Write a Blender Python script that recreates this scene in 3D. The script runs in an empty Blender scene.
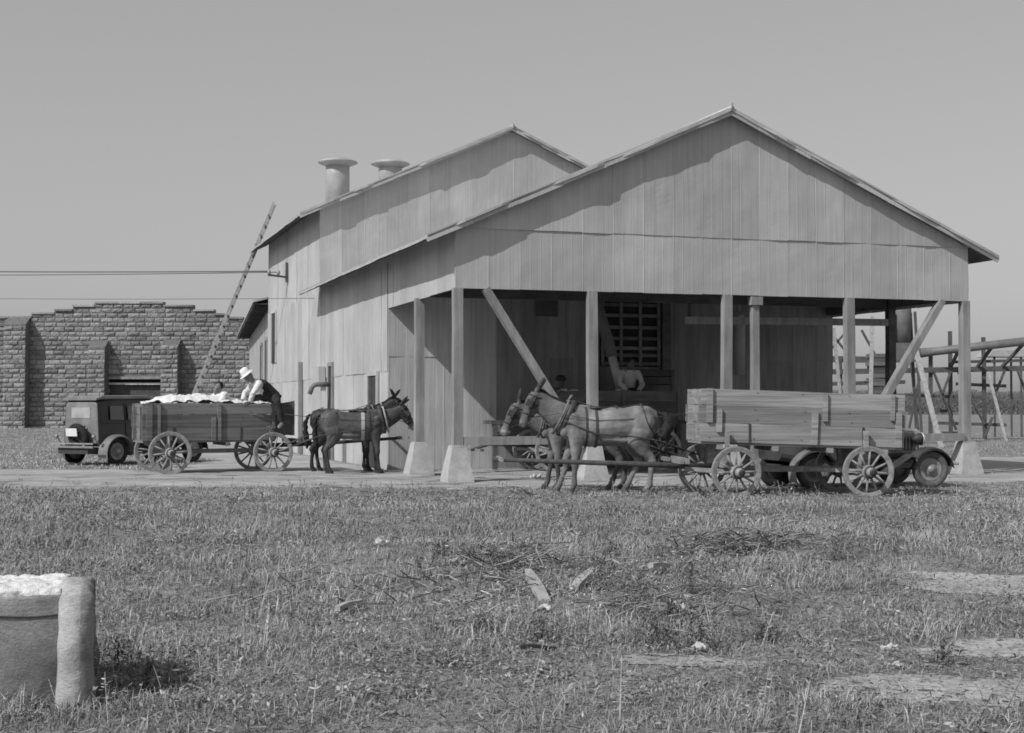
import bpy, math, random, time
T0 = time.time()
import numpy as np
from mathutils import Vector, Matrix, noise as mnoise
random.seed(7); rng = np.random.default_rng(11)
S = bpy.context.scene; COL = S.collection
F = 1450.0; EYE = 1.35; HZN = 407.0
TH = math.radians(17.85)
U = Vector((math.cos(TH), math.sin(TH), 0)); V = Vector((-math.sin(TH), math.cos(TH), 0))
A0 = Vector((-1.026, 26.1, 0))
def PX(px, d): return (px - 512) / F * d
def PZ(py, d): return EYE + (HZN - py) / F * d
def P(px, py, d): return Vector((PX(px, d), d, PZ(py, d)))
def G(t, s, z=0): return A0 + U * t + V * s + Vector((0, 0, z))
def sst(a, b, x):
    t = min(1, max(0, (x - a) / (b - a))); return t * t * (3 - 2 * t)
def n2(x, y, sc=1.0, seed=0): return mnoise.noise(Vector((x * sc + seed * 7.3, y * sc - seed * 3.1, seed * 1.7)))
# ---- terrain -------------------------------------------------------------
MOUNDS = [(-0.55, 12.2, 1.1, .16), (.4, 11.2, 1.0, .13), (3.0, 13.6, 1.0, .14), (1.5, 9.8, 1.0, .10), (-3.2, 11, 1.4, .07)]
def hg(x, y):
    h = .045 * n2(x, y, .35, 1) + .025 * n2(x, y, 1.1, 2)
    h *= 1 - .75 * sst(20, 26, y)
    for mx, my, r, a in MOUNDS:
        q = ((x - mx) ** 2 + (y - my) ** 2) / (r * r)
        if q < 6: h += a * math.exp(-q)
    h += .27 * sst(40, 72, y) * sst(4, -8, x)
    return h
# ---- materials -----------------------------------------------------------
def mat(name, base, rough=.8, sc=6.0, amt=.25, st=(1, 1, 1), bump=.0, bsc=None, sc2=None, amt2=0, spec=.25, st2=(1, 1, 1), metal=0, attr='shade'):
    m = bpy.data.materials.new(name); m.use_nodes = True
    nt = m.node_tree; N = nt.nodes; L = nt.links
    bs = N['Principled BSDF']; bs.inputs['Roughness'].default_value = rough
    bs.inputs['Specular IOR Level'].default_value = spec; bs.inputs['Metallic'].default_value = metal
    tc = N.new('ShaderNodeTexCoord')
    def tex(scale, stretch, detail=6):
        mp = N.new('ShaderNodeMapping'); mp.inputs['Scale'].default_value = stretch
        L.new(tc.outputs['Object'], mp.inputs['Vector'])
        t = N.new('ShaderNodeTexNoise'); t.inputs['Scale'].default_value = scale; t.inputs['Detail'].default_value = detail
        t.inputs['Roughness'].default_value = .62
        L.new(mp.outputs['Vector'], t.inputs['Vector']); return t.outputs['Fac']
    def ramp(fac, a):
        r = N.new('ShaderNodeMapRange'); r.inputs['From Min'].default_value = .28; r.inputs['From Max'].default_value = .72
        r.inputs['To Min'].default_value = 1 - a; r.inputs['To Max'].default_value = 1 + a
        L.new(fac, r.inputs['Value']); return r.outputs['Result']
    def mul(a, b):
        x = N.new('ShaderNodeMath'); x.operation = 'MULTIPLY'; L.new(a, x.inputs[0])
        if isinstance(b, (int, float)): x.inputs[1].default_value = b
        else: L.new(b, x.inputs[1])
        return x.outputs[0]
    f1 = tex(sc, st); v = ramp(f1, amt)
    if amt2: v = mul(v, ramp(tex(sc2, st2, 4), amt2))
    if attr:
        at = N.new('ShaderNodeAttribute'); at.attribute_name = attr; v = mul(v, at.outputs['Fac'])
    v = mul(v, base)
    cc = N.new('ShaderNodeCombineColor')
    for k in range(3): L.new(v, cc.inputs[k])
    L.new(cc.outputs[0], bs.inputs['Base Color'])
    if bump:
        b = N.new('ShaderNodeBump'); b.inputs['Strength'].default_value = 1; b.inputs['Distance'].default_value = bump
        L.new(tex(bsc or sc * 2, st) , b.inputs['Height']); L.new(b.outputs['Normal'], bs.inputs['Normal'])
    return m
M = {}
M['siding'] = mat('galvanised_siding', .45, .6, 3.2, .13, (6, 6, .16), .003, 7, .7, .14, .3)
M['sidingfront'] = mat('weathered_siding', .42, .6, 3.4, .11, (6, 6, .14), .003, 7, .6, .14, .3)
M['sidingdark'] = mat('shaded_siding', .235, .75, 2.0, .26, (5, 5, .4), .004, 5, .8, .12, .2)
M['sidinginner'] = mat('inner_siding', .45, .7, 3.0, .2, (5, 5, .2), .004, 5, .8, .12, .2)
M['roof'] = mat('roof_metal', .42, .5, 1.5, .2, (1, 3, 1), .003, 6, .4, .15, .4)
M['rooflow'] = mat('roof_underside_wood', .16, .9, 5, .3, (1, 1, 1))
M['post'] = mat('post_wood', .25, .85, 7, .32, (1, 1, .12), .004, 12, 1.2, .2, .15)
M['woodv'] = mat('upright_board', .27, .88, 8, .3, (1, 1, .12), .004, 14, 1.5, .2, .15)
M['woodh'] = mat('weathered_board', .265, .88, 4, .34, (.14, 1, 2.2), .006, 12, 9, .34, .1, (.045, 1, 5))
M['woodleft'] = mat('painted_board', .18, .88, 4, .30, (.14, 1, 2.2), .005, 12, 9, .3, .1, (.045, 1, 5))
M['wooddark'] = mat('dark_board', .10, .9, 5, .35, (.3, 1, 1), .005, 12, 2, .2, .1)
M['wheel'] = mat('grey_wheel_wood', .29, .85, 14, .3, (1, 1, 1), .003, 30, 3, .2, .15)
M['wheelr'] = mat('weathered_wheel_wood', .25, .85, 14, .3, (1, 1, 1), .003, 30, 3, .2, .15)
M['iron'] = mat('dark_iron', .045, .6, 12, .3, spec=.4)
M['concrete'] = mat('pier_concrete', .42, .9, 7, .16, (1, 1, 1), .006, 30, 1.6, .12, .15)
M['block'] = mat('rock_faced_block', .25, .92, 9, .34, (1, 1, 1), .03, 12, .35, .2, .05)
M['mortar'] = mat('mortar', .3, .95, 9, .2)
M['dark'] = mat('dark_interior', .03, .95, 3, .2)
M['opening'] = mat('opening_shade', .05, .9, 3, .3)
M['cotton'] = mat('raw_cotton', .72, .95, 22, .14, bump=.02, bsc=26, spec=.05)
M['bagging'] = mat('jute_bagging', .25, .95, 7, .24, (1, 1, 1), .004, 90, 70, .35, .02, (.6, .6, 4))
M['mulelight'] = mat('dun_coat', .215, .68, 3.0, .36, (1, 1, 1), .003, 60, 9, .14, .25)
M['mulegrey'] = mat('grey_coat', .2, .62, 3.0, .32, (1, 1, 1), .003, 60, 9, .16, .25)
M['muledark'] = mat('dark_bay_coat', .032, .55, 3.0, .34, (1, 1, 1), .003, 60, 9, .14, .35)
M['mulebrown'] = mat('brown_coat', .085, .52, 3.0, .34, (1, 1, 1), .003, 60, 9, .14, .4)
M['hair'] = mat('dark_hair', .018, .7, 30, .4, (4, 4, .6), .004, 40)
M['leather'] = mat('harness_leather', .05, .55, 12, .3, spec=.4)
M['hame'] = mat('hame_wood', .16, .7, 12, .25)
M['shirtshade'] = mat('shaded_shirt', .42, .9, 9, .15, bump=.008, bsc=12)  # white shirt dimmed: the shed's shade is put into its colour
M['strap'] = mat('pale_worn_strap', .36, .8, 12, .2)
M['carblack'] = mat('black_car_paint', .018, .32, 3, .4, spec=.5)
M['cargrey'] = mat('dusty_car_paint', .20, .45, 3, .3, bump=.0, spec=.45, sc2=1.2, amt2=.25)
M['cardust'] = mat('dusty_dark_paint', .055, .55, 3, .5, spec=.4, sc2=1.5, amt2=.35)
M['pipemid'] = mat('dull_grey_pipe', .15, .55, 3, .25, spec=.35)
M['rubber'] = mat('worn_tyre_rubber', .028, .85, 10, .3)
M['tread'] = mat('dusty_tyre', .12, .9, 10, .3)
M['hubmetal'] = mat('dull_steel', .26, .4, 8, .25, spec=.6)
M['chrome'] = mat('bright_metal', .55, .22, 5, .1, spec=.8)
M['glass'] = mat('reflection_glass', .34, .3, 2.5, .35, spec=.8)  # bright reflection put into the rear window's base colour
M['glassdark'] = mat('shaded_glass', .06, .1, 2.5, .35, spec=.8)
M['plate'] = mat('pale_plate', .72, .5, 30, .1)
M['skin'] = mat('tanned_skin', .17, .6, 8, .15, spec=.3)
M['skindark'] = mat('shaded_skin', .10, .6, 8, .15, spec=.3)  # skin tone with the shed's shade put into it
M['white_cloth'] = mat('white_shirt', .68, .9, 9, .12, bump=.008, bsc=12)
M['dark_cloth'] = mat('dark_denim', .03, .9, 9, .3, bump=.008, bsc=12)
M['mid_cloth'] = mat('faded_trousers', .10, .9, 9, .25, bump=.008, bsc=12)
M['straw'] = mat('white_felt', .74, .85, 14, .08)
M['shoe'] = mat('dusty_shoe', .20, .7, 10, .25)
M['pipe'] = mat('galvanised_pipe', .36, .45, 3, .2, spec=.5)
M['pipedark'] = mat('sooty_pipe', .12, .6, 3, .25)
M['timber'] = mat('trestle_timber', .105, .9, 6, .3)
M['wire'] = mat('power_wire', .11, .6, 3, .1)
M['scrap'] = mat('soiled_cotton', .5, .95, 22, .3, bump=.01, bsc=26, spec=.05)
M['debris'] = mat('bleached_debris', .34, .9, 10, .3, bump=.004, bsc=25)
M['twig'] = mat('dry_twig', .22, .9, 10, .35)
M['twigdark'] = mat('rotten_wood', .035, .9, 10, .35)
M['leafdark'] = mat('distant_foliage', .10, .95, .12, .15)
M['grassm'] = mat('grass_blade', .30, .75, 1.3, .28, (1, 1, 1), sc2=.35, amt2=.22, spec=.2)
M['weed'] = mat('weed_leaf', .25, .6, 1.5, .3, spec=.3)
M['soil'] = mat('field_ground', .23, .95, 26, .45, (1, 1, 1), .02, 30, 1.1, .35, .05)
M['dirt'] = mat('sandy_dirt', .345, .95, 4, .36, (.4, 1.2, 1), .02, 9, .55, .22, .05, (.3, 1.6, 1))
# ---- mesh builder --------------------------------------------------------
class MB:
    def __init__(s): s.v = []; s.f = []; s.sh = []; s.sm = []
    def add(s, vs, fs, shade=None, smooth=False):
        o = len(s.v); s.v += [tuple(v) for v in vs]
        sh = 1.0 if shade is None else shade
        for f in fs: s.f.append([i + o for i in f]); s.sh.append(sh); s.sm.append(smooth)
    def box(s, c, d, R=None, shade=None, j=0):
        x, y, z = d[0] / 2, d[1] / 2, d[2] / 2
        vs = [Vector((a * x, b * y, e * z)) for a in (-1, 1) for b in (-1, 1) for e in (-1, 1)]
        if j: vs = [v + Vector([random.uniform(-j, j) for _ in range(3)]) for v in vs]
        if R: vs = [R @ v for v in vs]
        vs = [v + Vector(c) for v in vs]
        s.add(vs, [(0, 1, 3, 2), (4, 6, 7, 5), (0, 4, 5, 1), (2, 3, 7, 6), (0, 2, 6, 4), (1, 5, 7, 3)], random.uniform(.86, 1.1) if shade is None else shade)
    def bar(s, a, b, w, h, up=(0, 0, 1), shade=None, w2=None, h2=None):
        a = Vector(a); b = Vector(b); d = (b - a).normalized(); u = Vector(up)
        if abs(d.dot(u)) > .97: u = Vector((0, 1, 0))
        x = d.cross(u).normalized(); y = x.cross(d).normalized()
        w2 = w2 or w; h2 = h2 or h; vs = []
        for p, ww, hh in ((a, w, h), (b, w2, h2)):
            for i, k in ((-1, -1), (1, -1), (1, 1), (-1, 1)): vs.append(p + x * (i * ww / 2) + y * (k * hh / 2))
        s.add(vs, [(3, 2, 1, 0), (4, 5, 6, 7), (0, 1, 5, 4), (1, 2, 6, 5), (2, 3, 7, 6), (3, 0, 4, 7)], random.uniform(.86, 1.1) if shade is None else shade)
    def tube(s, pts, rs, n=10, shade=None, lat=None, smooth=True, cap=True):
        """pts path, rs radius or (r_lateral, r_other); lat = lateral axis"""
        pts = [Vector(p) for p in pts]; k = len(pts)
        if not isinstance(rs, (list, tuple)): rs = [rs] * k
        vs = []; prev = None
        for i, p in enumerate(pts):
            t = (pts[min(i + 1, k - 1)] - pts[max(i - 1, 0)]).normalized()
            if lat is not None: x = Vector(lat); x = (x - t * x.dot(t)).normalized()
            elif prev is None:
                x = t.cross(Vector((0, 0, 1)) if abs(t.z) < .9 else Vector((0, 1, 0))).normalized()
            else: x = (prev - t * prev.dot(t)).normalized()
            prev = x; y = t.cross(x)
            r = rs[i]; ra, rb = r if isinstance(r, (list, tuple)) else (r, r)
            for q in range(n):
                an = 2 * math.pi * q / n; vs.append(p + x * (math.cos(an) * ra) + y * (math.sin(an) * rb))
        fs = [(i * n + q, i * n + (q + 1) % n, (i + 1) * n + (q + 1) % n, (i + 1) * n + q) for i in range(k - 1) for q in range(n)]
        if cap:
            fs.append(tuple(reversed(range(n)))); fs.append(tuple(range((k - 1) * n, k * n)))
        s.add(vs, fs, shade, smooth)
    def ell(s, c, r, R=None, n=12, m=8, shade=None):
        c = Vector(c); vs = [Vector((0, 0, -1))]
        for i in range(1, m):
            a = math.pi * i / m - math.pi / 2
            for q in range(n): vs.append(Vector((math.cos(a) * math.cos(2 * math.pi * q / n), math.cos(a) * math.sin(2 * math.pi * q / n), math.sin(a))))
        vs.append(Vector((0, 0, 1)))
        vs = [Vector((v.x * r[0], v.y * r[1], v.z * r[2])) for v in vs]
        if R: vs = [R @ v for v in vs]
        vs = [v + c for v in vs]; e = len(vs) - 1
        fs = [(0, 1 + (q + 1) % n, 1 + q) for q in range(n)]
        for i in range(m - 2):
            for q in range(n): fs.append((1 + i * n + q, 1 + i * n + (q + 1) % n, 1 + (i + 1) * n + (q + 1) % n, 1 + (i + 1) * n + q))
        b = 1 + (m - 2) * n
        fs += [(b + q, b + (q + 1) % n, e) for q in range(n)]
        s.add(vs, fs, shade, True)
    def lathe(s, c, axis, prof, n=20, shade=None, smooth=True):
        """prof list of (r, h) along axis"""
        c = Vector(c); ax = Vector(axis).normalized()
        x = ax.cross(Vector((0, 0, 1)) if abs(ax.z) < .9 else Vector((0, 1, 0))).normalized(); y = ax.cross(x); vs = []
        for r, h in prof:
            for q in range(n):
                a = 2 * math.pi * q / n; vs.append(c + ax * h + x * (r * math.cos(a)) + y * (r * math.sin(a)))
        fs = [(i * n + q, i * n + (q + 1) % n, (i + 1) * n + (q + 1) % n, (i + 1) * n + q) for i in range(len(prof) - 1) for q in range(n)]
        fs.append(tuple(reversed(range(n)))); fs.append(tuple(range((len(prof) - 1) * n, len(prof) * n)))
        s.add(vs, fs, shade, smooth)
    def prism(s, poly, off, shade=None):
        """poly: 3D points; off: extrusion vector"""
        poly = [Vector(p) for p in poly]; off = Vector(off); n = len(poly)
        vs = poly + [p + off for p in poly]
        fs = [tuple(reversed(range(n))), tuple(range(n, 2 * n))] + [(i, (i + 1) % n, n + (i + 1) % n, n + i) for i in range(n)]
        s.add(vs, fs, shade)
    def mesh(s, name):
        me = bpy.data.meshes.new(name); me.from_pydata(s.v, [], s.f); me.update()
        a = me.attributes.new('shade', 'FLOAT', 'FACE'); a.data.foreach_set('value', np.array(s.sh, dtype=np.float32))
        me.polygons.foreach_set('use_smooth', np.array(s.sm, dtype=bool))
        return me
    def build(s, name, m, parent=None, loc=None, label=None):
        me = s.mesh(name); me.materials.append(M[m] if isinstance(m, str) else m)
        return link(name, me, parent, loc, label)
def link(name, me, parent=None, loc=None, label=None):
    o = bpy.data.objects.new(name, me); COL.objects.link(o)
    if parent: o.parent = parent
    if loc is not None: o.location = loc
    if label: o['label'] = label
    return o
def tag(o, label, cat, group=None):
    o['label'] = label; o['category'] = cat
    if group: o['group'] = group
    return o
def thing(name, label, cat, loc=(0, 0, 0), rz=0, group=None):
    o = bpy.data.objects.new(name, None); COL.objects.link(o); o.location = loc; o.rotation_euler = (0, 0, rz)
    o.empty_display_size = .2
    return tag(o, label, cat, group)
def remesh(mb, name, m, parent, voxel=.02, smooth=4, fac=.5, label=None, lump=0, lsc=4, shadefn=None):
    me = mb.mesh(name + '_src'); t = bpy.data.objects.new('tmp', me); COL.objects.link(t)
    r = t.modifiers.new('r', 'REMESH'); r.mode = 'VOXEL'; r.voxel_size = voxel; r.use_smooth_shade = True
    if smooth:
        q = t.modifiers.new('s', 'SMOOTH'); q.factor = fac; q.iterations = smooth
    dg = bpy.context.evaluated_depsgraph_get(); out = bpy.data.meshes.new_from_object(t.evaluated_get(dg))
    bpy.data.objects.remove(t); bpy.data.meshes.remove(me); out.name = name
    nv = len(out.vertices)
    if lump:
        nr = [v.normal.copy() for v in out.vertices]; co = [v.co.copy() for v in out.vertices]
        cn = [c + q * (lump * mnoise.noise(c * lsc) + lump * .5 * mnoise.noise(c * lsc * 2.7)) for c, q in zip(co, nr)]
        out.vertices.foreach_set('co', np.array([x for c in cn for x in c], dtype=np.float32)); out.update()
    for at in list(out.attributes):
        if at.name == 'shade': out.attributes.remove(at)
    a = out.attributes.new('shade', 'FLOAT', 'POINT')
    vals = np.ones(nv, dtype=np.float32)
    if shadefn:
        for i, v in enumerate(out.vertices): vals[i] = shadefn(v.co)
    a.data.foreach_set('value', vals)
    out.materials.clear(); out.materials.append(M[m])
    out.polygons.foreach_set('use_smooth', np.ones(len(out.polygons), dtype=bool))
    return link(name, out, parent, label=label)
def structure(o): o['kind'] = 'structure'; return o
# ---- ground --------------------------------------------------------------
def grid_mesh(name, xs, ys, m, zoff=0, mask=None):
    vs = []; idx = {}; fs = []
    for j, y in enumerate(ys):
        for i, x in enumerate(xs): vs.append((x, y, hg(x, y) + (zoff(x, y) if callable(zoff) else zoff)))
    nx = len(xs)
    used = set()
    for j in range(len(ys) - 1):
        for i in range(nx - 1):
            if mask and not mask((xs[i] + xs[i + 1]) / 2, (ys[j] + ys[j + 1]) / 2): continue
            fs.append((j * nx + i, j * nx + i + 1, (j + 1) * nx + i + 1, (j + 1) * nx + i))
    keep = sorted({k for f in fs for k in f}); mp = {k: q for q, k in enumerate(keep)}
    mb = MB(); mb.add([vs[k] for k in keep], [[mp[k] for k in f] for f in fs], 1.0, True)
    return mb.build(name, m)
def axis(segs):
    out = []
    for a, b, st in segs: out += list(np.arange(a, b, st))
    return out + [segs[-1][1]]
xs = axis([(-2600, -200, 300), (-200, -40, 20), (-40, -12, 2), (-12, 12, .25), (12, 40, 2), (40, 200, 20), (200, 2600, 300)])
ys = axis([(-60, 0, 10), (0, 4, 1), (4, 20, .25), (20, 80, 1), (80, 200, 20), (200, 3000, 200)])
structure(grid_mesh('ground', xs, ys, 'soil'))
def road_d(x, y):
    """signed distance (roughly) to the edge of the bare ground, positive inside"""
    e = .9 * n2(x, y, .35, 5) + .6 * n2(x, y, 1.5, 6)
    q = (Vector((x, y, 0)) - A0); t = q.dot(U); s = q.dot(V)
    near = 24.25 + .04 * x + e
    if x > 1.5: near += min(1.6, .25 * (x - 1.5))
    d = y - near
    if t < -3.6 + e: return min(d, 31.6 + e * .6 + .05 * (x + 8) - y)
    if t < 0: return min(d, 30 - s)
    if t <= 11: return d if s < 5.3 else -5
    return min(d, 9 + e * 2 - s, 46 - y)
def road_mask(x, y): return road_d(x, y) > 0
def road_wrap(x, y): return road_mask(x, y)
rx = axis([(-45, -12, .5), (-12, 14, .2), (14, 45, .5)]); ry = axis([(23, 34, .2), (34, 56, .5)])
structure(grid_mesh('dirt_road', rx, ry, 'dirt', lambda x, y: .008 + (.03 * max(-.2, n2(x, y, .9, 31)) + .022 * max(-.3, n2(x, y, 2.4, 32))) * sst(33, 30, y) + min(0, (road_d(x, y) - .35) * .05), lambda x, y: road_d(x, y) > -.9))
# ---- siding --------------------------------------------------------------
def siding(name, m, parent, org, du, dn, a0, a1, bot, top, pw=.61, amp=.010, rows=7, sh=(.9, 1.08), label=None):
    """sheets along du from a0 to a1; dn outward normal; bot/top callables of a"""
    mb = MB(); org = Vector(org); du = Vector(du); dn = Vector(dn); a = a0; sd = random.random() * 50
    while a < a1 - 1e-6:
        b = min(a + pw, a1); w = b - a
        cols = [0, .02, .04] + ([w * .33, w * .33 + .015, w * .33 + .03, w * .66, w * .66 + .015, w * .66 + .03] if w > .4 else [w / 2]) + [w]
        hs = [.001, .006, .002] + ([0, .0022, 0, 0, .0022, 0] if w > .4 else [0]) + [.001]
        off = random.uniform(-.003, .005); shade = random.uniform(*sh); vs = []
        dz = random.uniform(-.006, .006)
        for i, c in enumerate(cols):
            for r in range(rows + 1):
                zb = bot(a + c) + dz; zt = top(a + c); z = zb + (zt - zb) * r / rows
                n = amp * (mnoise.noise(Vector((a * 1.3 + c * 1.5, z * 1.6, sd))) + .5 * mnoise.noise(Vector((a * 4 + c * 4, z * 3, sd + 9))))
                vs.append(org + du * (a + c) + dn * (hs[i] + off + n) + Vector((0, 0, z)))
        R = rows + 1
        fs = [(i * R + r, (i + 1) * R + r, (i + 1) * R + r + 1, i * R + r + 1) for i in range(len(cols) - 1) for r in range(rows)]
        mb.add(vs, fs, shade); a = b
    o = mb.build(name, m, parent, label=label)
    return o
def const(z): return lambda a: z
def slope_slab(mb, a_in, a_out, z_in, z_out, s0, s1, th, wav=.012, ns=24, shade=1.0):
    """sloped roof slab in (t, s, z) local coordinates, running s0..s1, from ridge a_in to eave a_out"""
    na = 26; vs = []; sheet = [random.uniform(-.05, .05) for _ in range(na // 2 + 2)]
    for k in range(2):
        for i in range(na + 1):
            q = i / na; t = a_in + (a_out - a_in) * q; z = z_in + (z_out - z_in) * q
            for j in range(ns + 1):
                s = s0 + (s1 - s0) * j / ns
                w = wav * (mnoise.noise(Vector((t * 1.4, s * 1.1, 3.3))) + .4 * mnoise.noise(Vector((t * 5, s * 3, 8.3)))) if s < s0 + .4 or i > na - 2 else .3 * wav * mnoise.noise(Vector((t, s, 1)))
                sag = -.03 * math.sin(q * math.pi * 2.0)
                vs.append((t, s + (sheet[i // 2] + w if j == 0 else 0), z + w + sag * .5 - (th if k else 0)))
    nn = ns + 1; o = (na + 1) * nn; fs = []
    for i in range(na):
        for j in range(ns):
            fs.append((i * nn + j, (i + 1) * nn + j, (i + 1) * nn + j + 1, i * nn + j + 1))
            fs.append((o + i * nn + j, o + i * nn + j + 1, o + (i + 1) * nn + j + 1, o + (i + 1) * nn + j))
    for i in range(na):
        fs.append((i * nn, o + i * nn, o + (i + 1) * nn, (i + 1) * nn)); a = i * nn + ns
        fs.append((a, a + nn, o + a + nn, o + a))
    for j in range(ns):
        fs.append((j, j + 1, o + j + 1, o + j)); a = na * nn + j
        fs.append((a, o + a, o + a + 1, a + 1))
    mb.add(vs, fs, shade)
print('T %.1f' % (time.time() - T0), '---- the gin')
# ---- the gin -------------------------------------------------------------
W = 10.82; D = 5.36; S1 = 13.6; S2 = 23.0; ZB = 3.5; ZE = 4.61; K = .442; ZE2 = 6.74; ov = .58
gin = thing('cotton_gin', 'large sheet metal cotton gin with open wagon shed in front and taller gabled house behind', 'gin building', A0, TH)
X_, Y_ = Vector((1, 0, 0)), Vector((0, 1, 0))
gtop = lambda a: ZE + K * min(a, W - a) - .03
siding('gable_wall', 'sidingfront', gin, (0, 0, 0), X_, -Y_, 0, W, const(ZB), const(ZE + .02), amp=.012, rows=8)
siding('gable_wall', 'sidingfront', gin, (0, -.014, 0), X_, -Y_, 0, W, const(ZE - .02), gtop, amp=.014, rows=16)
siding('shed_side_wall', 'siding', gin, (0, 0, 0), Y_, -X_, 0, D, const(ZB - .02), const(ZE + .0), rows=4)
siding('shed_side_wall', 'siding', gin, (W, 0, 0), Y_, X_, 0, D, const(ZB - .02), const(ZE + .0), rows=4)
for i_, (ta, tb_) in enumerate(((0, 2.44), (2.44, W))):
    mm = 'sidinginner' if i_ == 0 else 'sidingdark'  # sunlit end and shaded rest partly put into two siding tones
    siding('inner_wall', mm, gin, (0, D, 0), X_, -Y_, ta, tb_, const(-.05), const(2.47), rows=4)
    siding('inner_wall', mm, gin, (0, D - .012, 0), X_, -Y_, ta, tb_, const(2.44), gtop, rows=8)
for tt, nn in ((0, -X_), (W, X_)):
    siding('side_wall', 'siding', gin, (tt, D, 0), Y_, nn, 0, S2 - D, const(-.05), const(2.15), rows=4)
    siding('side_wall', 'siding', gin, (tt, D, 0) if 0 else (tt + nn.x * .012, D, 0), Y_, nn, 0, S2 - D, const(2.12), const(4.45), rows=5)
    siding('side_wall', 'siding', gin, (tt + nn.x * .003, D, 0), Y_, nn, 0, S1 - D, const(4.43), const(ZE), rows=2)
    siding('side_wall', 'siding', gin, (tt + nn.x * .003, S1, 0), Y_, nn, 0, S2 - S1, const(4.43), const(ZE2), rows=6)
gt2 = lambda a: ZE2 + .449 * min(a, W - a) - .03
siding('gable_wall', 'siding', gin, (0, S1, 0), X_, -Y_, 0, W, const(4.3), gt2, amp=.012, rows=14, label='gable wall of the taller rear house')
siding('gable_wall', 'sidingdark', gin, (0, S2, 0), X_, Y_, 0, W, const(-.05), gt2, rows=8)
def roof(s0, s1, ze, k, th, label):
    mid = W / 2
    for sg in (0, 1):
        mb = MB(); out = -ov if sg == 0 else W + ov
        slope_slab(mb, mid, out, ze + k * mid + .05, ze - k * ov + .05, s0, s1, th, wav=.022)
        n = int((s1 - s0) / .61)
        for i in range(n + 1):      # standing seams down the slope
            s = s0 + .02 + (s1 - s0 - .04) * i / n
            mb.bar((mid, s, ze + k * mid + .062), (out, s, ze - k * ov + .062), .03, .03, shade=1)
        mb.build('roof', 'roof', gin, label=label)
        bd = MB()                                            # bargeboard under the sheet edge
        ns = 7
        for i in range(ns):
            q0, q1 = i / ns, (i + 1) / ns
            p = [Vector((mid + (out - mid) * q, s0 + .035, ze + k * mid - k * (mid + ov) * q - .035 + random.uniform(-.012, .012))) for q in (q0, q1)]
            bd.bar(p[0], p[1], .03, .07)
        bd.build('bargeboard', 'siding', gin)
        rf = MB(); s = s0 + .5
        while s < s1 - .1:                                     # rafters
            rf.bar((mid + (.06 if sg else -.06), s, ze + k * mid - .09), ((W - .04 if sg else .04), s, ze - .07), .05, .12); s += .95
        rf.build('rafters', 'rooflow', gin)
        so_ = MB(); o1 = out + (-.03 if sg else .03); i1 = W + .03 if sg else -.03
        so_.prism([(i1, s0 + .08, ze + .015 - k * .03), (o1, s0 + .08, ze - k * (ov - .03) - .005), (o1, s1 - .06, ze - k * (ov - .03) - .005), (i1, s1 - .06, ze + .015 - k * .03)], (0, 0, -.02)); so_.build('eave_shade', 'wooddark', gin)  # dark sheet added under the eave to stand in for its shade
    r = MB(); r.tube([(mid, s0 - .02, ze + k * mid + .06), (mid, s1, ze + k * mid + .06)], .045, 8); r.box((mid, s0 - .01, ze + k * mid + .11), (.05, .04, .07)); r.build('ridge_cap', 'roof', gin)
roof(-.235, S1 - .02, ZE, K, .05, 'roof over the wagon shed')
roof(S1 - .27, S2 + .35, ZE2, .449, .05, 'roof of the taller rear house')
# framing
hd = MB(); hd.bar((.06, .14, ZB + .13), (W - .06, .14, ZB + .13), .1, .22); hd.build('header_beam', 'wooddark', gin)
for tt in (.14, W - .14):
    hd = MB(); hd.bar((tt, .26, ZB + .12), (tt, D - .06, ZB + .12), .1, .2); hd.build('header_beam', 'wooddark', gin)
tb = MB(); tb.bar((.22, 2.7, ZB + .13), (W - .22, 2.7, ZB + .13), .12, .2); tb.build('tie_beam', 'wooddark', gin)
def post(t, s, ztop=ZB, w=.178, pier=True, lean=0, m='post'):
    mb = MB(); zb = .64 if pier else 0
    k = 5; vs = []
    for i in range(k):
        q = i / (k - 1); z = zb + (ztop - zb) * q; ww = w * (1 - .06 * q) + random.uniform(-.005, .005); cx = t + lean * (1 - q) + random.uniform(-.006, .006)
        for a, b in ((-1, -1), (1, -1), (1, 1), (-1, 1)): vs.append((cx + a * ww / 2, s + b * ww / 2, z))
    fs = [(i * 4 + a, i * 4 + (a + 1) % 4, i * 4 + 4 + (a + 1) % 4, i * 4 + 4 + a) for i in range(k - 1) for a in range(4)] + [(3, 2, 1, 0), (k * 4 - 4, k * 4 - 3, k * 4 - 2, k * 4 - 1)]
    mb.add(vs, fs, random.uniform(.92, 1.08))
    o = mb.build('post', m, gin)
    if pier:
        pb = MB(); prof = [(.265, -.1), (.25, .06), (.185, .38), (.142, .62), (.135, .66)]; vs = []
        for r, z in prof:
            for a, b in ((-1, -1), (1, -1), (1, 1), (-1, 1)): vs.append((t + a * r + random.uniform(-.012, .012), s + b * r + random.uniform(-.012, .012), z))
        n = len(prof); fs = [(i * 4 + a, i * 4 + (a + 1) % 4, i * 4 + 4 + (a + 1) % 4, i * 4 + 4 + a) for i in range(n - 1) for a in range(4)] + [(n * 4 - 4, n * 4 - 3, n * 4 - 2, n * 4 - 1)]
        pb.add(vs, fs, 1.0); q = pb.build('pier', 'concrete', o)
    return o
PW = [.06, 2.64, 5.40, 8.06, W - .06]
for i, t in enumerate(PW): post(t, .0 + .06 * (i in (0, 4)), lean=(0, .01, -.02, .01, 0)[i])
post(.02, 2.7); post(W - .1, 2.7, m='wooddark')
post(6.04, .09, 3.42, .15, False)
cb = MB(); cb.box((6.04, .05, 3.40), (.24, .16, .16)); cb.build('post_cap', 'post', gin)
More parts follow.
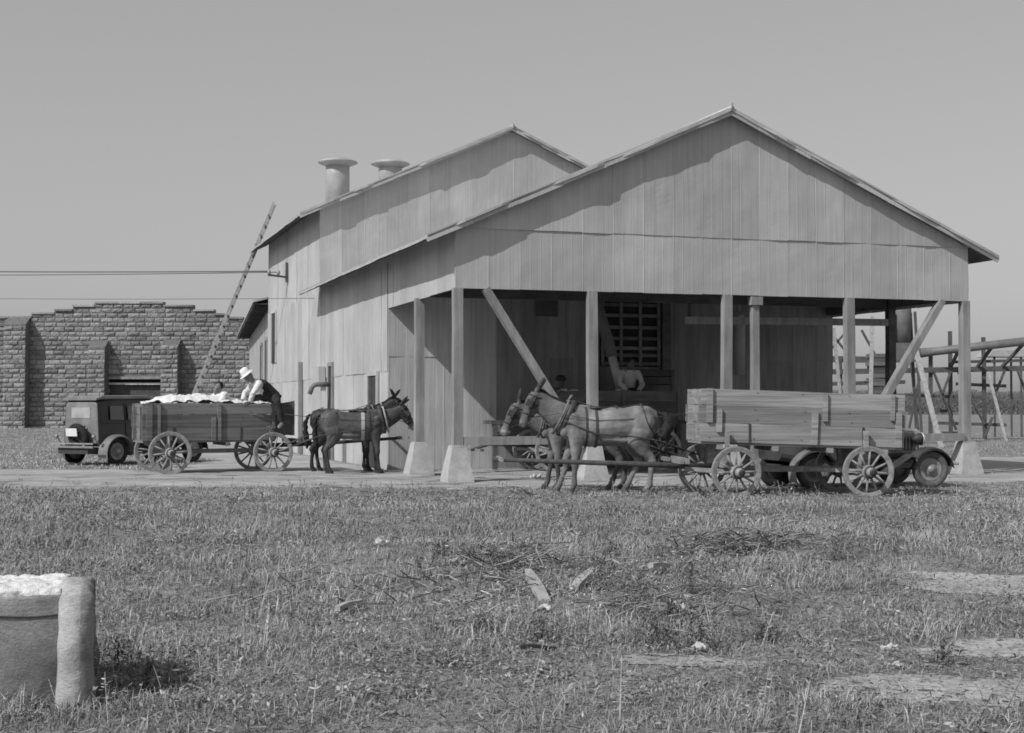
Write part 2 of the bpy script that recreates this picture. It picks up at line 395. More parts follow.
bm_ = MB(); bm_.bar((5.76, 2.66, 3.17), (W - .2, 2.66, 3.21), .08, .15); bm_.build('cross_beam', 'woodv', gin)
hk = MB(); hk.bar((5.86, 2.68, 3.25), (5.86, 2.68, 3.52), .05, .05); hk.build('hanger', 'wooddark', gin)
for (t0, z0, t1, z1) in ((.58, ZB, 2.46, .62), (10.2, ZB, 8.24, .62)):
    b = MB(); b.bar((t0, .03, z0), (t1, .0, z1), .13, .17, up=(0, 1, 0)); b.build('brace', 'post', gin)
for (t0, t1) in ((.17, 2.52), (8.18, W - .17)):
    b = MB(); b.bar((t0, -.02, .735), (t1, -.02, .745), .12, .15); b.build('rail', 'woodv', gin)
# inner wall fittings
fr = MB()
fr.box((5.585, D - .05, 3.05), (1.46, .03, 1.56)); fr.build('opening_back', 'dark', gin)
lat = MB()
for z in (2.33, 2.52, 2.68, 2.9, 3.15, 3.42, 3.66): lat.box((5.585, D - .10, z), (1.44, .04, .075), shade=random.uniform(.7, 1.2))
for t in (4.9, 5.35, 5.82, 6.27): lat.box((t, D - .135, 3.03), (.07, .03, 1.5), shade=random.uniform(.8, 1.1))
lat.build('slatted_opening', mat('slat_wood', .17, .9, 6, .3), gin)
pl = MB(); pl.box((6.45, D - .12, 1.9), (.2, .14, 3.8)); pl.box((4.78, D - .1, 2.6), (.09, .1, 2.4)); pl.build('wall_stud', 'wooddark', gin)
pf = MB(); pf.box((4.4, D - .42, 1.02), (4.6, .6, .08)); 
for t in (2.2, 3.6, 5.0, 6.5): pf.box((t, D - .66, .48), (.1, .1, 1.0))
pf.build('platform', 'wooddark', gin)
sh_ = MB(); sh_.box((3.6, D - .06, 3.62), (.5, .05, .5)); sh_.build('wall_panel', 'wooddark', gin)
# left wall openings
def wall_open(s0, s1, z0, z1, name='door_opening', m='opening', frame='siding'):
    a = MB(); a.box((-.034, (s0 + s1) / 2, (z0 + z1) / 2), (.016, s1 - s0, z1 - z0)); o = a.build(name, m, gin)
    f = MB(); w = .1
    for s in (s0 - w / 2, s1 + w / 2): f.box((-.04, s, (z0 + z1) / 2), (.05, w, z1 - z0 + .002))
    f.box((-.042, (s0 + s1) / 2, z1 + w / 2), (.056, s1 - s0 + 2 * w, w)); f.build('frame', frame, o); return o
wall_open(6.3, 7.15, 0, 2.05); wall_open(11.55, 12.0, 0, 2.4, frame='woodv'); wall_open(21.1, 21.9, 2.76, 4.36, 'window', 'opening')
b = MB(); b.bar((-.08, 16.2, 0), (-.08, 16.2, 2.64), .1, .14); b.build('wall_plank', 'woodv', gin)
b = MB(); b.bar((-.06, 9.9, 0), (-.06, 9.9, .9), .06, .08); b.build('wall_plank', 'woodv', gin)
b = MB(); b.box((-.12, 12.9, 2.2), (.18, .75, .42)); b.build('meter_box', 'siding', gin)
b = MB(); b.tube([(0, 11.75, 1.93), (-.38, 11.75, 1.93), (-.46, 11.75, 1.91), (-.52, 11.75, 1.85), (-.58, 11.75, 1.68)], .062, 12); b.build('exhaust_duct', 'pipemid', gin)
for (t, s) in ((1.34, 18.0), (2.97, 18.0)):
    zb = ZE2 + .449 * t
    b = MB(); b.lathe((t, s, zb - .3), (0, 0, 1), [(.36, 0), (.36, 1.25 if t < 2 else .72), (.355, 8.78 - zb + .3)], 24); o = b.build('roof_vent', 'pipe', gin)
    c = MB(); c.lathe((t, s, 8.62 if t < 2 else 8.66), (0, 0, 1), [(.36, 0), (.60, .1), (.595, .13), (.3, .24), (.06, .30)], 24); c.build('cap', 'pipe', o)
    d = MB(); d.lathe((t, s, zb - .02), (0, 0, 1), [(.55, -.18), (.40, .13), (.38, .2)], 20); d.build('flashing', 'roof', o)
b = MB(); b.bar((-.02, 18.9, 5.30), (-.62, 18.9, 5.36), .05, .06); b.bar((-.05, 18.9, 5.15), (-.05, 18.9, 5.75), .06, .10)
ib = b.build('wire_bracket', 'wooddark', gin)
for q in (-.3, -.58):
    c = MB(); c.lathe((q, 18.9, 5.36), (0, 0, 1), [(.03, 0), (.06, .05), (.05, .12), (.02, .15)], 10); c.build('insulator', 'hubmetal', ib)
# suction pipes hanging in the shed
g = thing('suction_pipe', 'round telescoping suction pipe hanging at a slant over the wagon inside the shed', 'pipe', G(4.77, 4.0), TH)
b = MB(); b.tube([(-.62, .2, 4.3), (-.12, .02, 2.45)], .125, 14); b.build('upper_tube', 'pipedark', g)
b = MB(); b.tube([(-.14, .02, 2.5), (.04, -.02, 1.78)], .095, 14); b.lathe((.04, -.02, 1.76), (.2, -.05, -1), [(.095, 0), (.115, .02), (.115, .06)], 14); b.build('lower_tube', 'pipe', g)
g = thing('hanging_pipe', 'straight vertical pipe with round knob hanging by dark inner wall right of middle post', 'pipe', G(8.18, 4.95), TH)
b = MB(); b.lathe((0, 0, 2.08), (0, 0, 1), [(.12, 0), (.12, 1.1), (.125, 1.12), (.125, 1.28)], 16); b.build('tube', 'pipe', g)
b = MB(); b.ell((0, -.02, 3.44), (.09, .09, .09)); b.tube([(0, 0, 3.3), (0, 0, 4.55)], .02, 6); b.build('knob', 'pipe', g)
for i, (t, w, h, z) in enumerate(((6.0, .95, .62, 1.06), (5.95, .9, .52, 1.68))):
    g = thing('wooden_crate', ['dark slatted crate under another on the platform at the inner wall', 'dark crate on top of another by the inner wall'][i], 'crate', G(t, D - .43, z), TH)
    b = MB()
    for q in range(3): b.box((0, -.27, h * (q + .5) / 3), (w, .03, h / 3 - .02), shade=random.uniform(.7, 1.2)); b.box((0, .25, h * (q + .5) / 3), (w, .03, h / 3 - .02))
    b.build('slats', 'wooddark', g)
    for sx in (-1, 1): b = MB(); b.box((sx * (w / 2 - .02), -.01, h / 2), (.035, .48, h - .01)); b.box((sx * (w / 2 - .05), -.3, h / 2), (.07, .025, h - .03)); b.build('end_panel', 'wooddark', g)
    b = MB(); b.box((0, -.01, .012), (w - .08, .48, .02)); b.build('bottom', 'wooddark', g)
# ---- rear annex ----------------------------------------------------------
an = thing('storage_building', 'long low building with deep dark eave standing behind the gin house', 'building', (-8.15, 49.0, 0), math.radians(12))
siding('wall', 'siding', an, (0, 0, 0), Y_, -X_, 0, 24, const(-.1), const(4.95), rows=5, sh=(.8, .95))
siding('wall', 'siding', an, (0, 0, 0), X_, -Y_, 0, 7, const(-.1), lambda a: 4.95 + .25 * a, rows=5)
siding('wall', 'siding', an, (0, 24, 0), X_, Y_, 0, 7, const(-.1), lambda a: 4.95 + .25 * a, rows=5)
b = MB(); b.prism([(-.62, -.3, 4.86), (-.62, 24.3, 4.86), (7, 24.3, 6.8), (7, -.3, 6.8)], (0, 0, .07)); b.build('roof', 'roof', an)
b = MB(); b.box((-.3, 12, 4.82), (.6, 24.5, .03)); 
for i in range(26): b.box((-.31, .2 + i * .94, 4.78), (.6, .07, .07))
b.build('eave_underside', 'wooddark', an)
for s in (3.0, 7.5):
    b = MB(); b.box((-.035, s, 2.4), (.03, 1.2, 2.6)); o = b.build('window', 'opening', an)
    f = MB(); [f.box((-.04, s + q, 2.4), (.06, .12, 2.6)) for q in (-.67, .67)]; f.box((-.04, s, 3.77), (.06, 1.5, .12)); f.build('frame', 'woodv', o)
# ---- block building ------------------------------------------------------
BD = 75.0; bk = thing('block_building', 'rock faced block building with stepped parapet and buttresses at far left', 'building', (PX(130, BD), BD, .2))
sc_ = F / BD; X0 = -8.6; X1 = 7.2
def bx(px): return (px - 130) / sc_
def bz(py): return PZ(py, BD) - .2
steps = [(-20, 31, 318), (31, 54, 314), (54, 72, 311), (72, 94, 306.5), (94, 163, 303.5), (163, 193, 306.5), (193, 214, 311), (214, 226, 315), (226, 243, 318.5), (243, 262, 322)]
def ptop(x):
    p = x * sc_ + 130
    for a, b_, y in steps:
        if a <= p < b_: return bz(y)
    return bz(322)
DX0, DX1, DZ = bx(108), bx(163), bz(379)
bh = .243; bl = .5
def blocks(mb, x0, x1, z0, topf, y, skip=None, dep=.05):
    r = 0; z = z0
    while z < 8:
        x = x0 - (bl / 2 if r % 2 else 0)
        while x < x1:
            ln_ = bl * random.choice((.8, .95, 1, 1, 1.1, 1.25))
            a, b_ = max(x, x0), min(x + ln_, x1); x += ln_
            if b_ - a < .08 or z + bh > topf((a + b_) / 2) + .06: continue
            if skip and skip((a + b_) / 2, z + bh / 2): continue
            p = dep * random.uniform(.3, 1.5); g = .010; J = lambda q: random.uniform(-q, q); c = (b_ - a)
            vs = [(a + g, y, z + g), (b_ - g, y, z + g), (b_ - g, y, z + bh - g), (a + g, y, z + bh - g)]
            for zz, qz in ((z + .05, .7), (z + bh * .5, 1.1), (z + bh - .05, .8)):
                for fx in (.10, .37, .63, .90): vs.append((a + c * fx + J(.02), y - p * qz * (.75 if fx in (.1, .9) else 1.1) + J(.016), zz + J(.014)))
            fs = [(4 + i_ + 4 * k_, 5 + i_ + 4 * k_, 9 + i_ + 4 * k_, 8 + i_ + 4 * k_) for i_ in range(3) for k_ in range(2)] + [(0, 1, 7, 6, 5, 4), (1, 2, 15, 11, 7), (2, 3, 12, 13, 14, 15), (3, 0, 4, 8, 12)]
            mb.add(vs, fs, random.uniform(.72, 1.28))
        z += bh; r += 1
    return mb
wl = MB(); skip = lambda x, z: DX0 - .1 < x < DX1 + .1 and z < DZ + .15
blocks(wl, bx(-30), bx(262), -.3, ptop, 0, skip)
for a, b_, y in steps:
    zt = bz(y); xa, xb = bx(a), bx(b_)
    if xb < DX0 or xa > DX1: wl.prism([(xa, .02, -.4), (xb, .02, -.4), (xb, .02, zt), (xa, .02, zt)], (0, .4, 0), .7)
    else:
        for (qa, qb, zz) in ((xa, min(xb, DX0), -.4), (max(xa, DX0), min(xb, DX1), DZ), (max(xa, DX1), xb, -.4)):
            if qb > qa + .01: wl.prism([(qa, .02, zz), (qb, .02, zz), (qb, .02, zt), (qa, .02, zt)], (0, .4, 0), .7)
wl.build('wall', 'block', bk)
cp = MB()
for a, b_, y in steps:
    n = max(1, int((b_ - a) / sc_ / .9)); 
    for i in range(n):
        q0 = bx(a) + (bx(b_) - bx(a)) * i / n; q1 = bx(a) + (bx(b_) - bx(a)) * (i + 1) / n
        cp.box(((q0 + q1) / 2, .2, bz(y) + .045), (q1 - q0 - .02, .62, .1), shade=random.uniform(.8, 1.5), j=.01)
cp.build('parapet_coping', 'block', bk)
for (pa, pb, py) in ((8, 30, 324), (92, 108.5, 347), (164, 181, 346)):
    b = MB(); xa, xb = bx(pa), bx(pb); zt = bz(py); dp = .75
    blocks(b, xa, xb, -.3, lambda x: zt, -dp)
    b.prism([(xb, -dp + .01, -.4), (xb, -dp + .01, zt - .05), (xb, -.03, zt + .35), (xb, -.03, -.4)], (-(xb - xa), 0, 0), .62)
    b.build('buttress', 'block', bk)
b = MB(); b.box(((DX0 + DX1) / 2, .35, DZ / 2 - .2), (DX1 - DX0, .05, DZ + .4)); b.build('doorway', 'dark', bk)
b = MB(); b.box(((DX0 + DX1) / 2, -.04, DZ + .06), (DX1 - DX0, .2, .14)); b.box(((DX0 + DX1) / 2, .08, DZ - .24), (DX1 - DX0, .08, .1), shade=2.2); b.build('lintel', 'block', bk)
b = MB(); b.box(((DX0 + DX1) / 2, .28, DZ - .75), (DX1 - DX0 - .1, .04, .9), shade=1.6); b.build('door_panel', 'opening', bk)
b = MB(); b.box(((bx(10) + bx(262)) / 2, 9.5, 2.0), (bx(262) - bx(10) - .2, 18, 4.6)); b.build('rear_block', 'mortar', bk)
print('T %.1f' % (time.time() - T0), '---- wheels')
# ---- wheels and wagons ---------------------------------------------------
def wheel_proto(r, m, nsp=12, wide=.055):
    """returns mesh dict, wheel axis = y, centred at the hub"""
    rim = MB(); n = 48
    prof = [(r, -wide / 2), (r, wide / 2), (r - .018, wide / 2 + .002), (r - .075, wide / 2 - .008), (r - .075, -wide / 2 + .008), (r - .018, -wide / 2 - .002)]
    vs = []
    for i in range(n):
        a = 2 * math.pi * i / n
        for (q, y) in prof: vs.append((math.cos(a) * q, y, math.sin(a) * q))
    k = len(prof); fs = [(i * k + j, i * k + (j + 1) % k, ((i + 1) % n) * k + (j + 1) % k, ((i + 1) % n) * k + j) for i in range(n) for j in range(k)]
    rim.add(vs, fs, 1.0)
    hub = MB(); hub.lathe((0, 0, 0), (0, -1, 0), [(.055, -.16), (.085, -.1), (.105, -.05), (.105, .05), (.08, .1), (.06, .17), (.055, .21), (.04, .215)], 16)
    sp = MB(); sp.tube([(.08, -.0, 0), (.2, 0, 0), (r - .06, 0, 0)], [(.026, .02), (.022, .018), (.018, .016)], 8)
    hb = MB(); hb.lathe((0, 0, 0), (0, -1, 0), [(.03, .19), (.05, .195), (.05, .222), (.02, .228)], 14); hb.lathe((0, 0, 0), (0, -1, 0), [(.09, .095), (.096, .1), (.09, .125), (.07, .13)], 16); hm = hb.mesh('hub_band'); hm.materials.append(M['iron'])
    out = {'hub_band': hm}
    for nm, b in (('wheel', rim), ('hub', hub), ('spoke', sp)):
        me = b.mesh(nm); me.materials.append(M[m]); out[nm] = me
    out['n'] = nsp; return out
def add_wheel(pr, parent, loc, steer=0, dish=1, spin=0):
    w = link('wheel', pr['wheel'], parent, loc); w.rotation_euler = (0, spin, steer)
    if dish < 0: w.scale = (1, -1, 1)
    link('hub', pr['hub'], w); link('hub_band', pr['hub_band'], w)
    for i in range(pr['n']):
        s = link('spoke', pr['spoke'], w); s.rotation_euler = (0, 2 * math.pi * i / pr['n'], 0)
    return w
def wagon(label, loc, rz, L, zb, zt, xf, xr, rf, rr, wm, bm, Wd=1.06, track=1.5, steer=0, tilt=0, pole=3.3, poleh=(.62, .75), xbox=0, footboard=False, cleats=(), pole_dy=0, trees=(.35,)):
    """local x forward, y left; origin on the ground under the box centre"""
    w = thing('cotton_wagon', label, 'wagon', loc, rz, 'mule drawn cotton wagons')
    H = zt - zb; R = Matrix.Rotation(tilt, 3, 'Y'); C0 = Vector((xbox, 0, (zb + zt) / 2))
    def T(p): return C0 + R @ Vector(p)
    nb = 3; hh = [.36 * H, .34 * H, .30 * H]
    for sy in (-1, 1):
        b = MB(); z = -H / 2
        for i in range(nb):
            h = hh[i] - .008; zc = z + h / 2; z += hh[i]
            ext = random.uniform(-.02, .03)
            segs = 10; pts = []
            mb = b; sh = (.98, .80, 1.10)[i] * random.uniform(.93, 1.07)
            for q in range(segs):
                x0 = -L / 2 - ext * (i == 1) + (L + 2 * ext * (i == 1)) * q / segs; x1 = -L / 2 - ext * (i == 1) + (L + 2 * ext * (i == 1)) * (q + 1) / segs
                f = lambda x: .008 * mnoise.noise(Vector((x * 1.1, i * 5.0 + sy, 2)))
                vs = [T((x, sy * Wd / 2 + o_ + f(x), zz + f(x) * .8)) for x in (x0, x1) for o_ in (-.016, .016) for zz in (zc - h / 2, zc + h / 2)]
                fs = [(0, 4, 5, 1), (2, 3, 7, 6), (0, 2, 6, 4), (1, 5, 7, 3)]
                if q == 0: fs.append((0, 1, 3, 2))
                if q == segs - 1: fs.append((4, 6, 7, 5))
                b.add(vs, fs, sh)
        o = b.build('side_panel', bm, w)
        ir = MB()                                                # straps, bolts and nail heads
        for cx in np.linspace(-L / 2 + .12, L / 2 - .12, 5):
            for zz in (-.42, -.06, .12, .44):
                ir.box(T((cx + random.uniform(-.03, .03), sy * (Wd / 2 + .022), zz * H)), (.010, .012, .010), R, shade=1)
        for cx in (-L / 2 + .62, L / 2 - .75): ir.bar(T((cx, sy * (Wd / 2 + .024), -H / 2 - .06)), T((cx + .01, sy * (Wd / 2 + .024), -H / 2 + .36 * H)), .028, .012, up=(0, 1, 0))
        ir.build('ironwork', 'iron', o)
        for (cx, z0, z1, cw) in cleats:
            c = MB(); c.bar(T((cx, sy * (Wd / 2 + .04), -H / 2 + z0 * H)), T((cx + random.uniform(-.01, .01), sy * (Wd / 2 + .04), -H / 2 + z1 * H)), cw, .045, up=(0, 1, 0)); c.build('cleat', bm, o)
    for sx in (-1, 1):
        b = MB(); z = -H / 2
        for i in range(nb):
            h = hh[i] - .01; b.box(T((sx * (L / 2 - .07), 0, z + h / 2)), (.035, Wd - .04, h), R); z += hh[i]
        o = b.build('end_gate', bm, w)
        for y in (-.36, .36):
            c = MB(); c.bar(T((sx * (L / 2 - .03), y, -H / 2 + .02)), T((sx * (L / 2 - .03), y, H / 2 - .08)), .04, .09, up=(1, 0, 0)); c.build('cleat', bm, o)
    b = MB(); b.box(T((0, 0, -H / 2 - .02)), (L - .04, Wd - .02, .035), R); 
    for x in np.linspace(-L / 2 + .3, L / 2 - .3, 4): b.box(T((x, 0, -H / 2 - .075)), (.08, Wd + .16, .07), R)
    b.build('floor', bm, w)
    if footboard:
        b = MB(); b.prism([T((L / 2 + .0, -Wd / 2 + .03, -H / 2 + .05)), T((L / 2 + .36, -Wd / 2 + .03, -H / 2 + .12)), T((L / 2 + .4, -Wd / 2 + .03, H / 2 + .05)), T((L / 2 + .0, -Wd / 2 + .03, H / 2 - .02))], (0, .03, 0)); b.box(T((L / 2 + .38, 0, .05)), (.03, Wd, H * .9), R); b.build('footboard', 'wooddark', w)
    pf_ = wheel_proto(rf, wm); pr_ = wheel_proto(rr, wm)
    Rs = Matrix.Rotation(steer, 3, 'Z')
    for sy in (-1, 1):
        p = Rs @ Vector((0, sy * track / 2, 0)); add_wheel(pf_, w, (xf + p.x, p.y, rf), steer, -sy, random.random())
        add_wheel(pr_, w, (xr, sy * track / 2, rr), 0, -sy, random.random())
    b = MB(); q = Rs @ Vector((0, track / 2, 0)); b.bar((xf - q.x, -q.y, rf), (xf + q.x, q.y, rf), .09, .11); o = b.build('axle', 'wheelr', w)
    b = MB(); b.bar((xr, -track / 2, rr), (xr, track / 2, rr), .09, .11); b.build('axle', 'wheelr', w)
    for x, r_ in ((xf, rf), (xr, rr)):
        zc_ = zb - .06; b = MB(); b.bar((x, -Wd / 2 - .1, (r_ + .06 + zc_) / 2), (x, Wd / 2 + .1, (r_ + .06 + zc_) / 2), .1, max(.08, zc_ - r_ - .06))
        for sy in (-1, 1): b.bar((x, sy * (Wd / 2 + .09), zc_ - .05), (x, sy * (Wd / 2 + .1), zc_ + .26), .06, .08)
        b.build('bolster', bm, w)
    b = MB(); b.bar((xr - .25, 0, rr + .01), (xf + .2, 0, rf + .03), .08, .09); 
    for sy in (-1, 1): b.bar((xr, sy * .5, rr), (xr + .75, .04 * sy, rr + .02), .05, .06); q = Rs @ Vector((.55, .05 * sy, 0)); q2 = Rs @ Vector((0, .48 * sy, 0)); b.bar((xf + q2.x, q2.y, rf), (xf + q.x, q.y, rf + .03), .05, .06)
    b.build('reach_pole', 'wheelr', w)
    q0 = Rs @ Vector((.1, 0, 0)); 
    b = MB(); b.tube([(xf + q0.x, q0.y, poleh[0] - .06), (xf + 1.2, pole_dy * .3, poleh[0] - .02), (xf + pole, pole_dy, poleh[1])], [(.045, .05), (.038, .042), (.028, .03)], 8, .30); o = b.build('tongue', 'wheelr', w)
    b = MB(); q = Rs @ Vector((.62, 0, 0)); b.bar((xf + q.x, q.y - .62, poleh[0] + .05), (xf + q.x, q.y + .62, poleh[0] + .05), .06, .08); 
    for sy in (-1, 1): b.bar((xf + q.x + .14, q.y + sy * .55 - .36, poleh[0] + .05), (xf + q.x + .14, q.y + sy * .55 + .36, poleh[0] + .05), .05, .06); b.bar((xf + q.x, q.y + sy * .55, poleh[0] + .05), (xf + q.x + .14, q.y + sy * .55, poleh[0] + .05), .03, .03)
    b.build('doubletree', 'wheelr', o)
    b = MB(); b.bar((xf + pole - .1, pole_dy - .55, poleh[1] + .01), (xf + pole - .1, pole_dy + .55, poleh[1] + .01), .045, .05); b.build('neck_yoke', 'wheelr', o)
    return w
# right wagon: heading left, slightly toward the camera
aR = math.pi + math.radians(4)
wr = wagon('weathered grey wooden wagon with tall plank sides hitched behind the pale mules', (PX(800, 22.2) - .24, 22.25, 0), aR, 3.1, .79, 1.585, 1.02, -1.08, .385, .385, 'wheelr', 'woodh', track=1.46, steer=math.radians(9), tilt=math.radians(-1.9), pole=3.45, poleh=(.50, .56), xbox=-.15,
           cleats=((1.42, .36, 1.0, .09), (1.27, .18, .62, .075), (-.17, .0, .62, .09), (-.33, .45, .98, .07), (-1.36, .5, 1.0, .06), (-1.46, .0, .66, .09)), pole_dy=.05)
aL = math.radians(25)
hL = Vector((math.cos(aL), math.sin(aL), 0)); lL = Vector((-math.sin(aL), math.cos(aL), 0))
cL = Vector((-7.38, 29.0, 0)) + hL * 1.36 + lL * .53
wlf = wagon('plank sided wagon heaped with white cotton at left in front of the sedan', cL, aL, 2.75, .67, 1.43, 1.24, -.86, .415, .43, 'wheel', 'woodleft', track=1.5, steer=math.radians(1), tilt=0, pole=2.75, poleh=(.60, .70), pole_dy=-1.1, footboard=True,
            cleats=((-1.24, .0, 1.0, .12), (-1.04, .0, .98, .05), (.06, .0, .64, .09), (.18, .0, .98, .07), (1.3, .3, 1.0, .06)))
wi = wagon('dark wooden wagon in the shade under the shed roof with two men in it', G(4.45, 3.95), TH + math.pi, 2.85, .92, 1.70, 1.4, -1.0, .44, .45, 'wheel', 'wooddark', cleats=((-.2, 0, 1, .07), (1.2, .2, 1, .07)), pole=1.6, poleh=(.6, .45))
# ---- cotton heaps --------------------------------------------------------
def heap(name, label, org, rz, L, Wd, hfn, z0, n=60, m_=26):
    mb = MB(); vs = []
    for i in range(n + 1):
        for j in range(m_ + 1):
            x = -L / 2 + L * i / n; y = -Wd / 2 + Wd * j / m_
            e = min(1, 8 * min(i / n, 1 - i / n)) * min(1, 6 * min(j / m_, 1 - j / m_))
            z = hfn(x, y) * (.35 + .65 * e) + .06 * mnoise.noise(Vector((x * 4, y * 4, 1))) + .045 * mnoise.noise(Vector((x * 11, y * 11, 5)))
            vs.append((x + .02 * mnoise.noise(Vector((x * 9, y * 9, 8))), y, z0 + z))
    vs0 = [(v[0], v[1], z0 - .35) for v in vs]
    k = m_ + 1; fs = [(i * k + j, (i + 1) * k + j, (i + 1) * k + j + 1, i * k + j + 1) for i in range(n) for j in range(m_)]
    mb.add(vs, fs, 1.0, True)
    o = mb.build(name, 'cotton'); o.location = org; o.rotation_euler = (0, 0, rz); return tag(o, label, 'cotton')
heap('cotton_heap', 'white raw cotton heaped in the left wagon', cL, aL, 2.5, .98, lambda x, y: .05 + .13 * math.exp(-((x + .05) / .45) ** 2) + .09 * math.exp(-((x + .75) / .4) ** 2), 1.41)
heap('cotton_heap', 'white raw cotton inside the wagon under the shed roof', G(4.45, 3.95), TH + math.pi, 2.62, .98, lambda x, y: -.03 + .14 * math.exp(-((x - .95) / .3) ** 2), 1.62)
print('T %.1f' % (time.time() - T0), '---- mules')
# ---- mules ---------------------------------------------------------------
def mule(label, loc, rz, m, scale=1.0, head=(1.0, 1.58), head_ang=-50, neck=1.0, legs=None, tail='down', pale_muzzle=0, strap=True, ears=(8, 14), dark_points=.45, cat='mule', grp='mules in harness', shade=1.0, headlat=0, stretch=1.0, face=1.0):
    root = thing('mule', label, cat, loc, rz, grp); root.scale = (scale * stretch, scale, scale)
    b = MB(); LAT = (0, 1, 0)
    T = [(-.76, 1.10, .07, .07), (-.71, 1.10, .19, .16), (-.6, 1.115, .255, .225), (-.45, 1.10, .275, .25), (-.22, 1.06, .265, .25), (0, 1.025, .285, .27), (.22, 1.025, .305, .265), (.42, 1.06, .30, .225), (.57, 1.07, .235, .18), (.68, 1.06, .13, .11)]
    b.tube([(x, 0, z) for x, z, _, _ in T], [(w, h) for _, _, h, w in T], 18, lat=LAT)
    for sy in (-1, 1):                                           # muscle masses
        b.ell((.44, sy * .16, 1.06), (.12, .075, .21), Matrix.Rotation(.35, 3, 'Y')); b.ell((-.5, sy * .19, 1.12), (.19, .085, .22), Matrix.Rotation(-.2, 3, 'Y'))
        b.ell((.60, sy * .10, .98), (.08, .075, .11)); b.ell((-.46, sy * .16, .86), (.10, .07, .14)); b.ell((-.44, sy * .17, 1.30), (.06, .05, .05))
    b.ell((-.05, 0, .825), (.46, .225, .09)); b.ell((.36, 0, 1.33), (.16, .06, .06))
    hx, hz = head; hy = headlat
    nb = Vector((.46, 0, 1.13)); pl_ = Vector((hx - .04, hy, hz - .03))
    ctrl = nb.lerp(pl_, .5) + Vector((.06, 0, -.05))
    pts = [nb, nb.lerp(ctrl, .6), ctrl.lerp(pl_, .35), ctrl.lerp(pl_, .75), pl_]
    b.tube(pts, [(.15, .27), (.125, .215), (.095, .165), (.085, .135), (.08, .11)], 16, lat=LAT)
    ha = math.radians(head_ang); hd_ = Vector((math.cos(ha), 0, math.sin(ha))); hn = Vector((-math.sin(ha), 0, math.cos(ha)))
    p0 = Vector((hx - .06, hy, hz + .02))
    hp = [(0, 0, .075, .09), (.10, -.01, .095, .125), (.20, -.018, .092, .13), (.32, -.012, .07, .095), (.43, -.006, .056, .07), (.52, -.006, .058, .066), (.58, -.012, .045, .048)]
    b.tube([p0 + hd_ * a + hn * o for a, o, _, _ in hp], [(w, h) for _, _, w, h in hp], 14, lat=LAT)
    b.ell(p0 + hd_ * .49 + hn * -.065, (.05, .04, .03))
    for sy in (-1, 1):
        b.ell(p0 + hd_ * .17 + hn * .045 + Vector((0, sy * .085, 0)), (.035, .022, .03))
        b.ell(p0 + hd_ * .53 + hn * .02 + Vector((0, sy * .045, 0)), (.03, .02, .028))
        ea = math.radians(ears[0 if sy < 0 else 1]); e0 = p0 + Vector((-.0, sy * .055, .06)); ed = Vector((math.sin(ea), sy * .18, math.cos(ea))).normalized()
        b.tube([e0 - ed * .04, e0 + ed * .07, e0 + ed * .13, e0 + ed * .185, e0 + ed * .22], [(.028, .028), (.034, .040), (.03, .038), (.02, .024), (.007, .008)], 8, lat=LAT)
    lg = legs or {}
    for nm, sy in (('fl', 1), ('fr', -1)):
        dx, sw = lg.get(nm, (0, 0)); y = sy * .13
        k = Vector((.45 + dx * .55 + sw * .06, y, .46)); ft = Vector((.45 + dx, y, .135)); 
        b.tube([(.42, y * 1.0, 1.08), (.43, y * 1.15, .88), (.44 + dx * .2, y * 1.05, .72), k + Vector((-.005, 0, .09)), k, k + Vector((0, 0, -.07)), k.lerp(ft, .55), ft, ft + Vector((.03, 0, -.055)), ft + Vector((.045, 0, -.075)), ft + Vector((.055, 0, -.135))],
               [(.10, .15), (.09, .125), (.068, .088), (.048, .055), (.05, .056), (.037, .042), (.031, .036), (.041, .046), (.037, .042), (.046, .054), (.055, .068)], 12, lat=LAT)
    for nm, sy in (('hl', 1), ('hr', -1)):
        dx, sw = lg.get(nm, (0, 0)); y = sy * .135
        hk = Vector((-.66 + dx * .6, y, .50)); ft = Vector((-.62 + dx, y, .135))
        b.tube([(-.50, y * .9, 1.12), (-.47, y * 1.1, .95), (-.45 + dx * .15, y * 1.1, .80), (-.54 + dx * .4, y * 1.02, .645), hk + Vector((.02, 0, .06)), hk, hk + Vector((.018, 0, -.08)), hk.lerp(ft, .55), ft, ft + Vector((.03, 0, -.055)), ft + Vector((.045, 0, -.075)), ft + Vector((.055, 0, -.135))],
               [(.13, .22), (.125, .205), (.10, .165), (.065, .09), (.046, .062), (.048, .064), (.036, .046), (.032, .038), (.042, .047), (.037, .042), (.046, .054), (.055, .068)], 12, lat=LAT)
    muz = p0 + hd_ * .56
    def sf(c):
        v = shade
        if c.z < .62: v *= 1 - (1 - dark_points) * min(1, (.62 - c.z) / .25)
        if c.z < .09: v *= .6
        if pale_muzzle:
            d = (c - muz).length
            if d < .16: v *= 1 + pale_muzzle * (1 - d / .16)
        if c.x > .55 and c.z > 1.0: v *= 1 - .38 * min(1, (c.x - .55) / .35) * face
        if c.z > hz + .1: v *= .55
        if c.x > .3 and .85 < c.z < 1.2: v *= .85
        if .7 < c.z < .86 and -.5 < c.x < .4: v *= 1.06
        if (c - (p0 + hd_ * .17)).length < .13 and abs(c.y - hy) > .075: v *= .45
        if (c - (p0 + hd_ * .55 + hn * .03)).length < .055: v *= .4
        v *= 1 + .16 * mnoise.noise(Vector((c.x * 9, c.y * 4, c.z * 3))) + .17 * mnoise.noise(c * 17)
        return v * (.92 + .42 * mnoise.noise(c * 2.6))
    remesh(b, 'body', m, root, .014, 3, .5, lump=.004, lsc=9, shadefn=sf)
    t = MB()                                                    # tail
